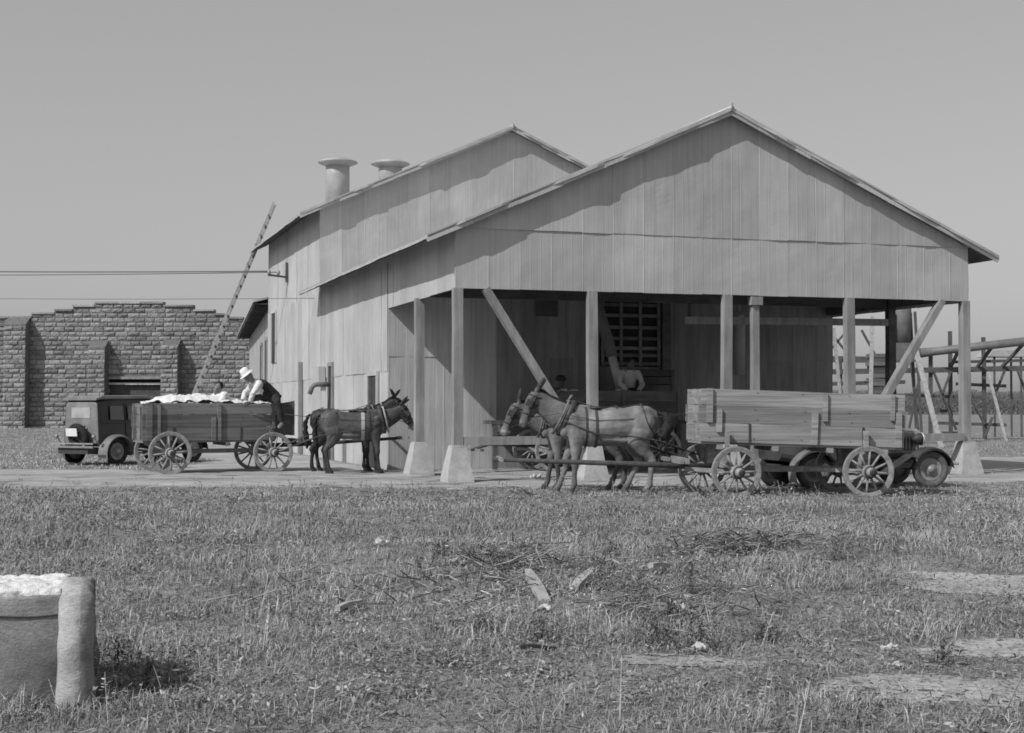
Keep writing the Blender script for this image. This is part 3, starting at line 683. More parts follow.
    if tail == 'down': pts = [(-.74, 0, 1.26), (-.81, 0, 1.20), (-.86, .0, 1.05), (-.85, 0, .85), (-.82, 0, .62), (-.82, .0, .5)]; rs = [.028, .036, .048, .06, .055, .012]
    else: pts = [(-.74, 0, 1.26), (-.84, .06, 1.22), (-.88, .15, 1.12), (-.84, .2, 1.0), (-.80, .22, .9), (-.86, .24, .78)]; rs = [.03, .045, .07, .095, .08, .02]
    t.tube(pts, rs, 10); remesh(t, 'tail', 'hair', root, .016, 2, lump=.02, lsc=14)
    t = MB(); mp_ = [p + Vector((-.05, 0, r)) for p, r in zip(pts_neck(nb, ctrl, pl_), (.24, .2, .15, .13, .11))]
    t.tube(mp_, [(.02, .035)] * 4 + [(.014, .02)], 8, lat=LAT); t.build('mane', 'hair', root)
    # harness
    h = MB()                                                     # collar
    cc = nb.lerp(ctrl, .42); ax = (ctrl - nb).normalized(); x = Vector((0, 1, 0)); y_ = ax.cross(x); n = 26; vs = []
    rings = []
    for i in range(n):
        a = 2 * math.pi * i / n; c = cc + x * (math.cos(a) * .165) + y_ * (math.sin(a) * .275) - ax * .03
        o_ = (x * math.cos(a) + y_ * math.sin(a)).normalized()
        for q in range(8):
            e = 2 * math.pi * q / 8; vs.append(c + o_ * (.036 * math.cos(e)) + ax * (.046 * math.sin(e)))
    h.add(vs, [(i * 8 + q, i * 8 + (q + 1) % 8, ((i + 1) % n) * 8 + (q + 1) % 8, ((i + 1) % n) * 8 + q) for i in range(n) for q in range(8)], 1.0, True)
    h.build('collar', 'leather', root)
    h = MB()
    for sy in (-1, 1):                                           # hames
        h.tube([cc + x * (sy * .05) + y_ * (-.30) + ax * .05, cc + x * (sy * .19) + y_ * (-.12) + ax * .05, cc + x * (sy * .205) + y_ * .05 + ax * .05, cc + x * (sy * .11) + y_ * .27 + ax * .05], [.018] * 4, 8)
        e = cc + x * (sy * .05) - y_ * .3 + ax * .05
        if y_.z < 0: pass
        up_ = -y_ if y_.z < 0 else y_
        h.tube([cc + x * (sy * .06) + up_ * .28 + ax * .05, cc + x * (sy * .075) + up_ * .34 + ax * .04], [.014, .011], 8); h.ell(cc + x * (sy * .078) + up_ * .345 + ax * .04, (.016, .016, .016))
    h.build('hames', 'strap' if strap else 'hame', root)
    def girth(xp, wz, ww, rad=1.03, m_='leather', nm='girth'):
        g = MB(); T_ = sorted(T); zc, hh, wd = [np.interp(xp, [q[0] for q in T_], [q[i] for q in T_]) for i in (1, 2, 3)]
        n_ = 36; vs = []
        for i in range(n_):
            a = 2 * math.pi * i / n_
            for dx_ in (-ww / 2, ww / 2): vs.append((xp + dx_, math.cos(a) * (wd * rad + .006), zc + math.sin(a) * (hh * rad + .004)))
        g.add(vs, [(i * 2, i * 2 + 1, ((i + 1) % n_) * 2 + 1, ((i + 1) % n_) * 2) for i in range(n_)], 1.0, True); g.build(nm, m_, root)
    girth(.30, 0, .03, m_='leather', nm='belly_band')
    girth(.16, 0, .035 if not strap else .075, m_='leather' if not strap else 'strap', nm='back_band')
    s = MB(); s.ell((.16, 0, 1.335), (.1, .13, .03)); s.build('back_pad', 'leather', root)
    tr = MB()
    for sy in (-1, 1): tr.tube([cc + Vector((.02, sy * .22, -.05)), (.16, sy * .285, .93), (-.3, sy * .285, .90), (-.75, sy * .25, .82), (-1.3, sy * .25, .60)], [(.006, .012)] * 5, 6, lat=(0, 1, 0))
    tr.build('traces', 'leather', root)
    bs_ = MB(); bs_.tube([cc + Vector((-.12, 0, .27)), (.16, 0, 1.352), (-.2, 0, 1.345), (-.5, 0, 1.395), (-.72, 0, 1.31)], [(.016, .007)] * 5, 6, lat=(0, 1, 0)); bs_.build('back_strap', 'leather', root)
    if not strap:
        hp_ = MB(); hp_.tube([(-.5, .262, 1.30), (-.56, .27, 1.1), (-.66, .23, .92)], [.009] * 3, 6); hp_.tube([(-.5, -.262, 1.30), (-.56, -.27, 1.1), (-.66, -.23, .92)], [.012] * 3, 6); hp_.tube([(-.5, -.262, 1.30), (-.5, 0, 1.40), (-.5, .262, 1.30)], [.012] * 3, 6); hp_.build('hip_strap', 'leather', root)
    br = MB()                                                    # bridle
    def loop(a, rw, rh, o=0):
        c = p0 + hd_ * a + hn * o; n_ = 20
        br.tube([c + Vector((0, math.cos(2 * math.pi * i / n_) * rw, 0)) + hn * (math.sin(2 * math.pi * i / n_) * rh) for i in range(n_ + 1)], .010, 6)
    loop(.36, .073, .095, -.01); loop(.06, .098, .12, -.01)
    for sy in (-1, 1):
        br.tube([p0 + hd_ * .04 + Vector((0, sy * .09, 0)), p0 + hd_ * .2 + Vector((0, sy * .1, 0)), p0 + hd_ * .42 + hn * -.03 + Vector((0, sy * .065, 0))], .011, 6)
        c = p0 + hd_ * .19 + hn * .05 + Vector((0, sy * .125, 0)); br.prism([c - hd_ * .055 - hn * .05, c + hd_ * .06 - hn * .045, c + hd_ * .055 + hn * .05, c - hd_ * .05 + hn * .045], (0, sy * .008, 0))
    br.build('bridle', 'leather', root)
    ln = MB()
    for sy in (-1, 1): ln.tube([p0 + hd_ * .42 + hn * -.03 + Vector((0, sy * .07, 0)), cc + Vector((.1, sy * .24, .06)), (.16, sy * .26, 1.14), (-.6, sy * .24, 1.18), (-1.5, sy * .12, 1.28)], .0055, 6)
    ln.build('rein', 'leather', root)
    return root
def pts_neck(nb, ctrl, pl_): return [nb, nb.lerp(ctrl, .6), ctrl.lerp(pl_, .35), ctrl.lerp(pl_, .75), pl_]
# right pair (heading left)
hR = Vector((math.cos(aR), math.sin(aR), 0)); lR = Vector((-math.sin(aR), math.cos(aR), 0))
mR = Vector((PX(606, 22.75), 22.75, 0))
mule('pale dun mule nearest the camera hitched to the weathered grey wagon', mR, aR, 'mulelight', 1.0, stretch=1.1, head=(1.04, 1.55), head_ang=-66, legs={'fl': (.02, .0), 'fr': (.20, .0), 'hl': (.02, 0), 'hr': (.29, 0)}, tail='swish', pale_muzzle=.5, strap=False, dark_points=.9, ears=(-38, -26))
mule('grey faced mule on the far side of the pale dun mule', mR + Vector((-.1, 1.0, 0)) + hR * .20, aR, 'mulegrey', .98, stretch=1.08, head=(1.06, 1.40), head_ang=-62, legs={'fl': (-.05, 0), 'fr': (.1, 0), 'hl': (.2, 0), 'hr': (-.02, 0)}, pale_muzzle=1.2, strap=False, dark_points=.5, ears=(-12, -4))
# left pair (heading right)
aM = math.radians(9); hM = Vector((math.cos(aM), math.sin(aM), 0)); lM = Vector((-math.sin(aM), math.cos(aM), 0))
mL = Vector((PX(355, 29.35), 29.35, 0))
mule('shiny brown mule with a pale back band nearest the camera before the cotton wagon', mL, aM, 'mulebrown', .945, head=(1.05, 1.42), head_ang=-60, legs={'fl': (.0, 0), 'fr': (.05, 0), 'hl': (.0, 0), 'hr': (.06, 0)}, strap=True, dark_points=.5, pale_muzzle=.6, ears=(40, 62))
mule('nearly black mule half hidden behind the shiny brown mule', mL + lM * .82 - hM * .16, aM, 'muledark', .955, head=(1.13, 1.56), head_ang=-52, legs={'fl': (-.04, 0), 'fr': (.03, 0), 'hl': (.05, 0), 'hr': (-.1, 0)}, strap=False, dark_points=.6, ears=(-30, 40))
print('T %.1f' % (time.time() - T0), '---- people')
# ---- people --------------------------------------------------------------
def limb(b, pts, rs, e=0): b.tube(pts, [r + e for r in rs], 10)
def hand(b, wrist, d, side, palm):
    """d: hand direction, side: thumb side, palm: palm normal"""
    w = Vector(wrist); d = Vector(d).normalized(); sd = Vector(side); sd = (sd - d * sd.dot(d)).normalized(); pn = d.cross(sd)
    if pn.dot(Vector(palm)) < 0: pn = -pn
    b.tube([w - d * .02, w + d * .045, w + d * .092], [(.028, .02), (.04, .017), (.042, .014)], 10, lat=sd)
    for i, L in enumerate((.072, .082, .076, .058)):
        o = w + d * .085 + sd * (.030 - .020 * i); p1 = o + d * L * .45 + pn * .008; p2 = p1 + d * L * .32 + pn * L * .22; p3 = p2 + d * L * .18 + pn * L * .25
        b.tube([o, p1, p2, p3], [.0095, .009, .0085, .007], 8)
    o = w + d * .02 + sd * .03; b.tube([o, o + d * .03 + sd * .025, o + d * .06 + sd * .032 + pn * .015], [.013, .011, .009], 8)
def person(label, loc, rz, J, shirt, trouser, skin, hat=None, vest=None, hatm='straw', hair=False):
    """J: joints in local coordinates (x forward, y left)"""
    root = thing('person', label, 'person', loc, rz); V3 = lambda k: Vector(J[k])
    pel, ch, nk, hd = V3('pelvis'), V3('chest'), V3('neck'), V3('head')
    sp = (nk - pel).normalized(); lat = (V3('sl') - V3('sr')).normalized()
    look = Vector(J.get('look', (1, 0, 0))); up = (hd - nk).normalized(); look = (look - up * look.dot(up)).normalized()
    b = MB()
    b.tube([pel - sp * .08, pel, pel.lerp(ch, .5), ch, nk - sp * .05], [(.13, .1), (.155, .115), (.135, .105), (.165, .115), (.07, .06)], 14, lat=lat)
    b.tube([nk - sp * .06, nk, hd - up * .05], [.06, .055, .055], 10)
    Rm = Matrix((look, up.cross(look), up)).transposed()
    b.ell(hd, (.098, .078, .118), Rm, 16, 12); b.ell(hd + look * .035 - up * .075, (.06, .055, .05), Rm)
    b.tube([hd + look * .09 + up * .02, hd + look * .118 - up * .03, hd + look * .09 - up * .04], [.012, .017, .012], 8)
    b.ell(hd + look * .088 - up * .068, (.012, .026, .011), Rm); b.ell(hd + look * .085 + up * .025, (.016, .06, .012), Rm)
    for sy in (-1, 1): b.ell(hd + up.cross(look) * (sy * .08) - look * .005, (.022, .012, .034), Rm)
    for k in 'lr':
        s, e, w = V3('s' + k), V3('e' + k), V3('w' + k)
        limb(b, [s, s.lerp(e, .5), e, e.lerp(w, .4), w], [.055, .046, .038, .037, .026])
        d = Vector(J.get('h' + k, tuple((w - e).normalized()))); hand(b, w, d, Vector((0, -1 if k == 'l' else 1, 0)) * .6 + look * .8, J.get('p' + k, (0, -1 if k == 'l' else 1, 0)))
        h, kn, an_ = V3('p' + k + 'h') if ('p' + k + 'h') in J else pel + lat * (.09 if k == 'l' else -.09), V3('k' + k), V3('a' + k)
        limb(b, [h, h.lerp(kn, .5), kn, kn.lerp(an_, .35), an_], [.088, .075, .055, .052, .036])
        f = Vector(J.get('f' + k, (1, 0, -.1))).normalized(); b.tube([an_ - f * .05 + Vector((0, 0, -.03)), an_ + f * .06 + Vector((0, 0, -.045)), an_ + f * .17 + Vector((0, 0, -.055))], [(.034, .03), (.04, .034), (.035, .02)], 8)
    remesh(b, 'body', skin, root, .011, 3)
    c = MB()
    c.tube([pel + sp * .02, pel.lerp(ch, .5), ch, ch.lerp(nk, .6), nk - sp * .015], [(.158, .122), (.152, .122), (.182, .132), (.12, .1), (.066, .064)], 14, lat=lat)
    sl = J.get('sleeve', .95)
    for k in 'lr':
        s, e, w = V3('s' + k), V3('e' + k), V3('w' + k)
        c.tube([ch.lerp(nk, .45).lerp(s, .6), s, s.lerp(e, .5), e, e.lerp(w, sl * .6), e.lerp(w, sl)], [.075, .072, .064, .056, .054, .044], 12)
    remesh(c, 'shirt', shirt, root, .014, 2, lump=.012, lsc=9)
    c = MB()
    c.tube([pel - sp * .10, pel, pel + sp * .1], [(.15, .125), (.172, .135), (.16, .125)], 14, lat=lat)
    for k in 'lr':
        h, kn, an_ = pel + lat * (.09 if k == 'l' else -.09), V3('k' + k), V3('a' + k)
        c.tube([h, h.lerp(kn, .5), kn, kn.lerp(an_, .5), kn.lerp(an_, .93)], [.105, .09, .074, .07, .064], 12)
    remesh(c, 'trousers', trouser, root, .014, 2, lump=.012, lsc=9)
    c = MB()
    for k in 'lr':
        an_ = V3('a' + k); f = Vector(J.get('f' + k, (1, 0, -.1))).normalized()
        c.tube([an_ + Vector((0, 0, .04)), an_ - f * .03 + Vector((0, 0, -.03)), an_ + f * .04 + Vector((0, 0, -.045)), an_ + f * .13 + Vector((0, 0, -.052)), an_ + f * .19 + Vector((0, 0, -.06))], [.046, (.045, .045), (.047, .045), (.048, .034), (.03, .02)], 10)
    remesh(c, 'shoes', 'shoe', root, .012, 2)
    if vest:
        c = MB(); back = -(sp.cross(lat)) ; back = back if back.dot(look) < 0 else -back
        c.tube([pel + back * .01 - sp * .02, pel.lerp(ch, .5) + back * .015, ch + back * .02, nk - sp * .1 + back * .02], [(.18, .14), (.172, .14), (.19, .145), (.11, .10)], 14, lat=lat); remesh(c, 'vest', vest, root, .014, 2, lump=.01, lsc=9)
    if hat:
        c = MB(); t = (up * .9 - look * .1).normalized(); o = hd + up * .055
        br, crn = hat; c.lathe(o, t, [(br, -.012), (br * .96, .0), (.103, .008), (.099, .05), (.085, crn * .85), (.05, crn), (.01, crn - .012)], 24); c.build('hat', hatm, root)
    elif hair:
        c = MB(); c.ell(hd + up * .018 - look * .012, (.098, .084, .112), Rm, 14, 10); remesh(c, 'hair', 'hair', root, .014, 1)
    return root
# man seated on the near front corner of the cotton wagon, leaning back over the load
pS = cL + hL * 1.28 - lL * .46 + Vector((0, 0, 1.43))
person('man in white hat and dark vest sitting on front corner of cotton wagon', pS, aL + math.pi,
       dict(pelvis=(-.06, .02, .12), chest=(.22, .03, .35), neck=(.39, .03, .46), head=(.49, .03, .56), look=(1, .35, -.35),
            sl=(.30, .22, .41), sr=(.30, -.16, .41), el=(.46, .30, .20), er=(.5, -.18, .22), wl=(.5, .22, .03), wr=(.56, -.16, .06), hl=(.4, -.3, -.5),
            kl=(-.02, .42, .02), kr=(.28, -.28, .10), al=(-.10, .46, -.40), ar=(.30, -.36, -.0), fl=(.5, .7, -.2), fr=(1, 0, -.2)),
       'white_cloth', 'dark_cloth', 'skin', hat=(.165, .145), vest='dark_cloth')
pC = cL + hL * .55 - lL * .12 + Vector((0, 0, 1.47))
person('man in white shirt kneeling low in the heaped cotton', pC, aL + math.pi,
       dict(pelvis=(-.05, 0, -.14), chest=(.22, 0, .07), neck=(.34, 0, .17), head=(.30, .05, .29), look=(.6, .8, -.2),
            sl=(.20, .2, .14), sr=(.28, -.18, .14), el=(.34, .30, -.06), er=(.5, -.22, -.02), wl=(.52, .22, -.10), wr=(.66, -.14, -.08),
            kl=(.2, .14, -.32), kr=(.2, -.16, -.32), al=(-.22, .14, -.36), ar=(-.22, -.16, -.36), fl=(-1, 0, -.3), fr=(-1, 0, -.3)),
       'white_cloth', 'mid_cloth', 'skin', hair=True)
pI = G(5.02, 4.0, .98)
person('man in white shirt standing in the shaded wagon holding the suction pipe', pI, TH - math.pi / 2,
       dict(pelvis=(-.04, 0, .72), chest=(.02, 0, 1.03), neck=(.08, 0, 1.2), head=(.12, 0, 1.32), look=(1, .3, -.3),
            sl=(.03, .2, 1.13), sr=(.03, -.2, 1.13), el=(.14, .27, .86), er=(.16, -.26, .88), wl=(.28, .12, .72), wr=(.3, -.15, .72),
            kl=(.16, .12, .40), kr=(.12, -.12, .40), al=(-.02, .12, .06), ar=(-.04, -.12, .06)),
       'shirtshade', 'dark_cloth', 'skindark', hair=True)
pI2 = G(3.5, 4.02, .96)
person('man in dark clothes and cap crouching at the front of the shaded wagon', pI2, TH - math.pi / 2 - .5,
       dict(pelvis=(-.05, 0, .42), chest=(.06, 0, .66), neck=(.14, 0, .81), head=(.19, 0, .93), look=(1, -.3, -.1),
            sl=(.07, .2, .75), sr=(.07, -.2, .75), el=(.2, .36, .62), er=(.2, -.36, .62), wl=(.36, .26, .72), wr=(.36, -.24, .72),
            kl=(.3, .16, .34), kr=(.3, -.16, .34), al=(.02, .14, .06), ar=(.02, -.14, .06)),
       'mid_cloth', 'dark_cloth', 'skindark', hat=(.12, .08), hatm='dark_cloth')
print('T %.1f' % (time.time() - T0), '---- motor')
# ---- motor vehicles ------------------------------------------------------
def car_wheel(parent, loc, r, steer=0, side=1, disc='cargrey', w=.13, tm='rubber'):
    """axis y; side=+1 outward +y"""
    t = MB(); n = 40; prof = [(r - .12, -w / 2 + .02), (r - .03, -w / 2), (r, -w / 2 + .035), (r, w / 2 - .035), (r - .03, w / 2), (r - .12, w / 2 - .02)]; vs = []
    for i in range(n):
        a = 2 * math.pi * i / n
        for q, y in prof: vs.append((math.cos(a) * q, y, math.sin(a) * q))
    k = len(prof); t.add(vs, [(i * k + j, i * k + (j + 1) % k, ((i + 1) % n) * k + (j + 1) % k, ((i + 1) % n) * k + j) for i in range(n) for j in range(k)], 1, True)
    o = t.build('wheel', tm, parent, loc); o.rotation_euler = (0, 0, steer)
    d = MB(); d.lathe((0, 0, 0), (0, side, 0), [(r - .115, -.04), (r - .115, .03), (r - .14, .035), (r - .2, .0), (.12, .02), (.09, .045), (.06, .06), (.01, .065)], 28); d.build('rim', disc, o)
    h = MB(); h.lathe((0, side * .055, 0), (0, side, 0), [(.075, 0), (.07, .025), (.03, .045), (.005, .05)], 18); h.build('hubcap', 'hubmetal', o)
    return o
def fender(parent, xc, zc, r, y0, y1, a0, a1, m='carblack', th=.025, tailpts=()):
    b = MB(); n = 16; vs = []
    P_ = [(xc + math.cos(a0 + (a1 - a0) * i / n) * r, zc + math.sin(a0 + (a1 - a0) * i / n) * r) for i in range(n + 1)] + list(tailpts)
    ny = 6
    for (x, z) in P_:
        for j in range(ny + 1):
            q = j / ny; dr = -.035 * (2 * q - 1) ** 4; vs.append((x, y0 + (y1 - y0) * q, z + dr))
    k = ny + 1; fs = [(i * k + j, (i + 1) * k + j, (i + 1) * k + j + 1, i * k + j + 1) for i in range(len(P_) - 1) for j in range(ny)]
    o = len(vs); vs += [(v[0], v[1], v[2] - th) for v in vs]; fs += [tuple(reversed([q + o for q in f])) for f in fs]
    for i in range(len(P_) - 1): fs += [(i * k, (i + 1) * k, o + (i + 1) * k, o + i * k), (i * k + ny, o + i * k + ny, o + (i + 1) * k + ny, (i + 1) * k + ny)]
    b.add(vs, fs, 1, True); return b.build('fender', m, parent)
def loft(b, secs, shade=1.0, smooth=False):
    """secs: list of closed point loops of equal count"""
    n = len(secs[0]); vs = [p for s in secs for p in s]
    fs = [(i * n + j, i * n + (j + 1) % n, (i + 1) * n + (j + 1) % n, (i + 1) * n + j) for i in range(len(secs) - 1) for j in range(n)] + [tuple(reversed(range(n))), tuple(range((len(secs) - 1) * n, len(secs) * n))]
    b.add(vs, fs, shade, smooth)
def rsec(x, w, z0, z1, r=.06, wt=None):
    """rounded-rect cross section at x"""
    wt = wt or w; out = []
    for (cy, cz, a0) in ((1, 1, 0), (-1, 1, 90), (-1, -1, 180), (1, -1, 270)):
        for q in range(4):
            a = math.radians(a0 + 30 * q); ww = wt if cz > 0 else w
            out.append((x, cy * (ww / 2 - r) + r * math.cos(a), (z1 - r if cz > 0 else z0 + r) + r * math.sin(a)))
    return out
azC = math.radians(31.6); aC = math.pi / 2 - azC
hC = Vector((math.cos(aC), math.sin(aC), 0)); lC = Vector((-math.sin(aC), math.cos(aC), 0))
cC = Vector((-9.2, 33.75, 0)) + lC * .70 + hC * .0    # rear axle centre
cC.z = hg(cC.x, cC.y)
car = thing('sedan', 'boxy dusty old sedan with spare tyre parked behind the cotton wagon', 'car', cC, aC)
car.scale = (1, 1, .955)
b = MB()
loft(b, [rsec(-.42, 1.16, .52, 1.54, .10, 1.06), rsec(-.36, 1.26, .46, 1.60, .10, 1.12), rsec(.1, 1.32, .44, 1.64, .09, 1.14), rsec(1.1, 1.32, .44, 1.64, .09, 1.14), rsec(1.42, 1.24, .44, 1.60, .08, 1.1)], smooth=False)
def shc(c): return 1
o = b.build('body', 'carblack', car)
b = MB(); loft(b, [rsec(-.432, 1.10, .54, 1.50, .09, 1.0), rsec(-.415, 1.15, .52, 1.54, .10, 1.05)]); b.build('rear_panel', 'cargrey', car)
b = MB(); loft(b, [rsec(-.46, 1.06, 1.575, 1.63, .025), rsec(-.3, 1.14, 1.60, 1.69, .03), rsec(1.1, 1.16, 1.62, 1.71, .03), rsec(1.5, 1.1, 1.58, 1.63, .025)]); b.build('roof', 'cargrey', car)
b = MB(); loft(b, [rsec(1.4, 1.0, .5, 1.12, .12, .8), rsec(1.8, .82, .52, 1.10, .12, .66), rsec(2.3, .58, .54, 1.06, .1, .52)]); b.build('hood', 'carblack', car)
b = MB(); loft(b, [rsec(2.3, .6, .5, 1.1, .1, .56), rsec(2.36, .6, .5, 1.1, .1, .56)]); b.build('radiator', 'hubmetal', car)
b = MB(); b.box((-.437, 0, 1.27), (.016, .62, .26)); b.build('rear_window', 'glass', car)
for sy in (-1, 1):
    for x0, x1 in ((-.12, .28), (.42, .86), (.98, 1.3)):
        zz = 1.27; b = MB(); yb = .628 - .02; b.prism([(x0, sy * .632, 1.10), (x1, sy * .632, 1.10), (x1, sy * .592, 1.44), (x0, sy * .592, 1.44)], (0, sy * .02, 0)); b.build('side_window', 'glassdark', car)
    b = MB(); b.bar((.36, sy * .668, .5), (.36, sy * .60, 1.5), .012, .012); b.bar((.9, sy * .668, .5), (.9, sy * .60, 1.5), .012, .012); b.bar((-.4, sy * .655, 1.04), (1.4, sy * .655, 1.04), .012, .03); b.build('body_moulding', 'carblack', car)
    fender(car, 0, .33, .42, sy * .56, sy * .86, math.radians(200), math.radians(-5), 'cargrey', tailpts=((.6, .27),))  # dust plus painted sun: pale paint where the fender curve catches light
    fender(car, 2.5, .33, .42, sy * .46, sy * .82, math.radians(170), math.radians(5), 'carblack')
    b = MB(); b.box((1.3, sy * .72, .28), (1.4, .24, .03)); b.build('running_board', 'carblack', car)
    car_wheel(car, (0, sy * .70, .335), .335, 0, sy); car_wheel(car, (2.5, sy * .68, .335), .335, 0, sy)
    b = MB(); b.lathe((2.45, sy * .42, .86), (1, 0, 0), [(.02, -.12), (.09, -.06), (.105, .0), (.1, .03)], 16); b.build('headlight', 'hubmetal', car)
    b = MB(); b.lathe((-.62, sy * .62, .70), (-1, 0, 0), [(.03, -.05), (.045, 0), (.04, .02)], 12); b.bar((-.6, sy * .62, .68), (-.45, sy * .62, .5), .02, .02); b.build('tail_lamp', 'hubmetal', car)
b = MB(); b.bar((-.72, -.72, .45), (-.72, .72, .45), .02, .05); b.bar((-.72, -.72, .53), (-.72, .72, .53), .02, .035); 
for y in (-.4, .4): b.bar((-.72, y, .48), (-.4, y, .42), .05, .05)
b.build('bumper', 'hubmetal', car)
b = MB(); b.box((-.52, 0, .36), (.3, 1.0, .16)); b.bar((-.3, 0, .34), (2.4, 0, .36), .7, .1); b.build('chassis', 'iron', car)
sp = MB(); n = 36; r0, r1 = .245, .085; vs = []
Rsp = Matrix.Rotation(math.radians(-14), 3, 'Y')
for i in range(n):
    a = 2 * math.pi * i / n
    for q in range(10):
        e = 2 * math.pi * q / 10; vs.append(Rsp @ Vector((r1 * .8 * math.sin(e), (r0 + r1 * math.cos(e)) * math.cos(a), (r0 + r1 * math.cos(e)) * math.sin(a))) + Vector((-.56, -.05, .70)))
sp.add(vs, [(i * 10 + q, i * 10 + (q + 1) % 10, ((i + 1) % n) * 10 + (q + 1) % 10, ((i + 1) % n) * 10 + q) for i in range(n) for q in range(10)], 1, True); o = sp.build('spare_tyre', 'rubber', car)
b = MB(); b.bar((-.6, -.25, .5), (-.5, .2, .95), .04, .03); b.bar((-.6, .25, .5), (-.5, -.2, .95), .04, .03); b.build('tyre_carrier', 'iron', o)
b = MB(); b.box((-.70, .02, .80), (.012, .36, .19), Matrix.Rotation(math.radians(-8), 3, 'Y')); b.build('licence_plate', 'plate', car)
# open roadster behind the grey wagon, nose to the right
pf0 = Vector((4.78, 24.4, 0)); aT = math.radians(15)
trk = thing('roadster', 'dark old open car with round headlight nosing out behind the grey wagon', 'car', pf0, aT)
trk.scale = (.9, .9, .9)
b = MB(); loft(b, [rsec(-.55, 1.0, .52, .98, .14, .9), rsec(-.2, 1.28, .46, 1.08, .12, 1.2), rsec(.5, 1.34, .44, 1.12, .1, 1.24), rsec(1.1, 1.3, .44, 1.12, .1, 1.2), rsec(1.35, 1.1, .46, 1.12, .1, 1.0)]); b.build('body', 'cardust', trk)
b = MB(); b.box((.45, 0, 1.14), (.9, 1.0, .03)); b.build('seat', 'leather', trk); b = MB(); b.box((.05, 0, 1.28), (.16, 1.0, .3)); b.build('seat_back', 'leather', trk)
b = MB(); [b.bar((1.2, y, 1.1), (1.12, y, 1.5), .03, .03) for y in (-.54, .54)]; b.bar((1.12, -.54, 1.5), (1.12, .54, 1.5), .03, .03); o = b.build('windscreen', 'hubmetal', trk)
b = MB(); b.prism([(1.19, -.52, 1.13), (1.19, .52, 1.13), (1.125, .52, 1.48), (1.125, -.52, 1.48)], (.006, 0, 0)); b.build('pane', 'glassdark', o)
b = MB(); loft(b, [rsec(1.35, .98, .5, 1.10, .12, .78), rsec(1.9, .74, .52, 1.08, .12, .62), rsec(2.33, .58, .54, 1.05, .1, .52)])
hood = b.build('hood', 'cardust', trk)
for sy in (-1, 1):
    l = MB()
    for i in range(10):
        x = 1.5 + i * .075; y = np.interp(x, [1.35, 1.9, 2.33], [.475, .36, .285]); l.box((x, sy * y, .84), (.02, .03, .26))
    l.build('louvres', 'cardust', hood)
b = MB(); loft(b, [rsec(2.33, .6, .5, 1.09, .1, .56), rsec(2.39, .6, .5, 1.09, .1, .56)]); b.build('radiator', 'hubmetal', trk)
for sy in (-1, 1):
    fender(trk, 0, .33, .42, sy * .52, sy * .84, math.radians(205), math.radians(0), 'cargrey', tailpts=((.62, .25),))
    fender(trk, 2.40, .34, .42, sy * .44, sy * .82, math.radians(150), math.radians(10), 'cardust', tailpts=())
    b = MB(); b.prism([(1.98, sy * .47, .60), (1.98, sy * .80, .60), (1.45, sy * .80, .27), (1.45, sy * .47, .27)], (.02, 0, .03)); b.box((1.05, sy * .68, .27), (.9, .26, .03)); b.build('running_board', 'cardust', trk)
    car_wheel(trk, (0, sy * .68, .34), .34, 0, sy, 'hubmetal', tm='tread'); car_wheel(trk, (2.40, sy * .66, .34), .34, math.radians(-8), sy, 'hubmetal', .15, 'tread')
    b = MB(); b.lathe((2.34, sy * .40, .90), (1, 0, 0), [(.02, -.15), (.08, -.10), (.115, -.01), (.118, .03)], 20); o = b.build('headlight', 'cardust', trk)
    c = MB(); c.lathe((2.37, sy * .40, .90), (1, 0, 0), [(.12, -.012), (.122, .012), (.09, .03), (.01, .042)], 20); c.build('lens', 'chrome', o)
b = MB(); b.tube([(2.92, -.78, .45), (2.98, -.4, .45), (2.99, 0, .45), (2.98, .4, .45), (2.92, .78, .45)], [(.012, .035)] * 5, 8); [b.bar((2.4, y, .4), (2.96, y, .44), .04, .05) for y in (-.32, .32)]; b.build('bumper', 'hubmetal', trk)
b = MB(); b.bar((-.5, 0, .4), (2.5, 0, .4), .7, .09); b.bar((0, -.65, .34), (0, .65, .34), .08, .08); b.bar((2.4, -.62, .34), (2.4, .62, .34), .06, .06); b.build('chassis', 'iron', trk)
# tyre standing on edge
def tyre(label, loc, rz, r0=.22, r1=.075, tilt=0):
    s = MB(); n = 36; vs = []; Rm = Matrix.Rotation(tilt, 3, 'X')
    for i in range(n):
        a = 2 * math.pi * i / n
        for q in range(10):
            e = 2 * math.pi * q / 10; vs.append(Rm @ Vector(((r0 + r1 * math.cos(e)) * math.cos(a), r1 * .85 * math.sin(e), (r0 + r1 * math.cos(e)) * math.sin(a))) + Vector((0, 0, (r0 + r1) * math.cos(tilt) - .01)))
    s.add(vs, [(i * 10 + q, i * 10 + (q + 1) % 10, ((i + 1) % n) * 10 + (q + 1) % 10, ((i + 1) % n) * 10 + q) for i in range(n) for q in range(10)], 1, True)
    o = s.build('spare_wheel', 'rubber'); o.location = loc; o.rotation_euler = (0, 0, rz); d = MB(); d.lathe((0, 0, r0 + r1 - .01), (0, -1, 0), [(r0 - .04, -.02), (r0 - .04, .02), (.09, .035), (.05, .05), (.01, .052)], 24); d.build('disc', 'iron', o); return tag(o, label, 'wheel')
tyre('dark spare wheel standing on edge on the ground beneath the middle of the grey wagon', (PX(775, 24.6), 24.6, 0), .1)
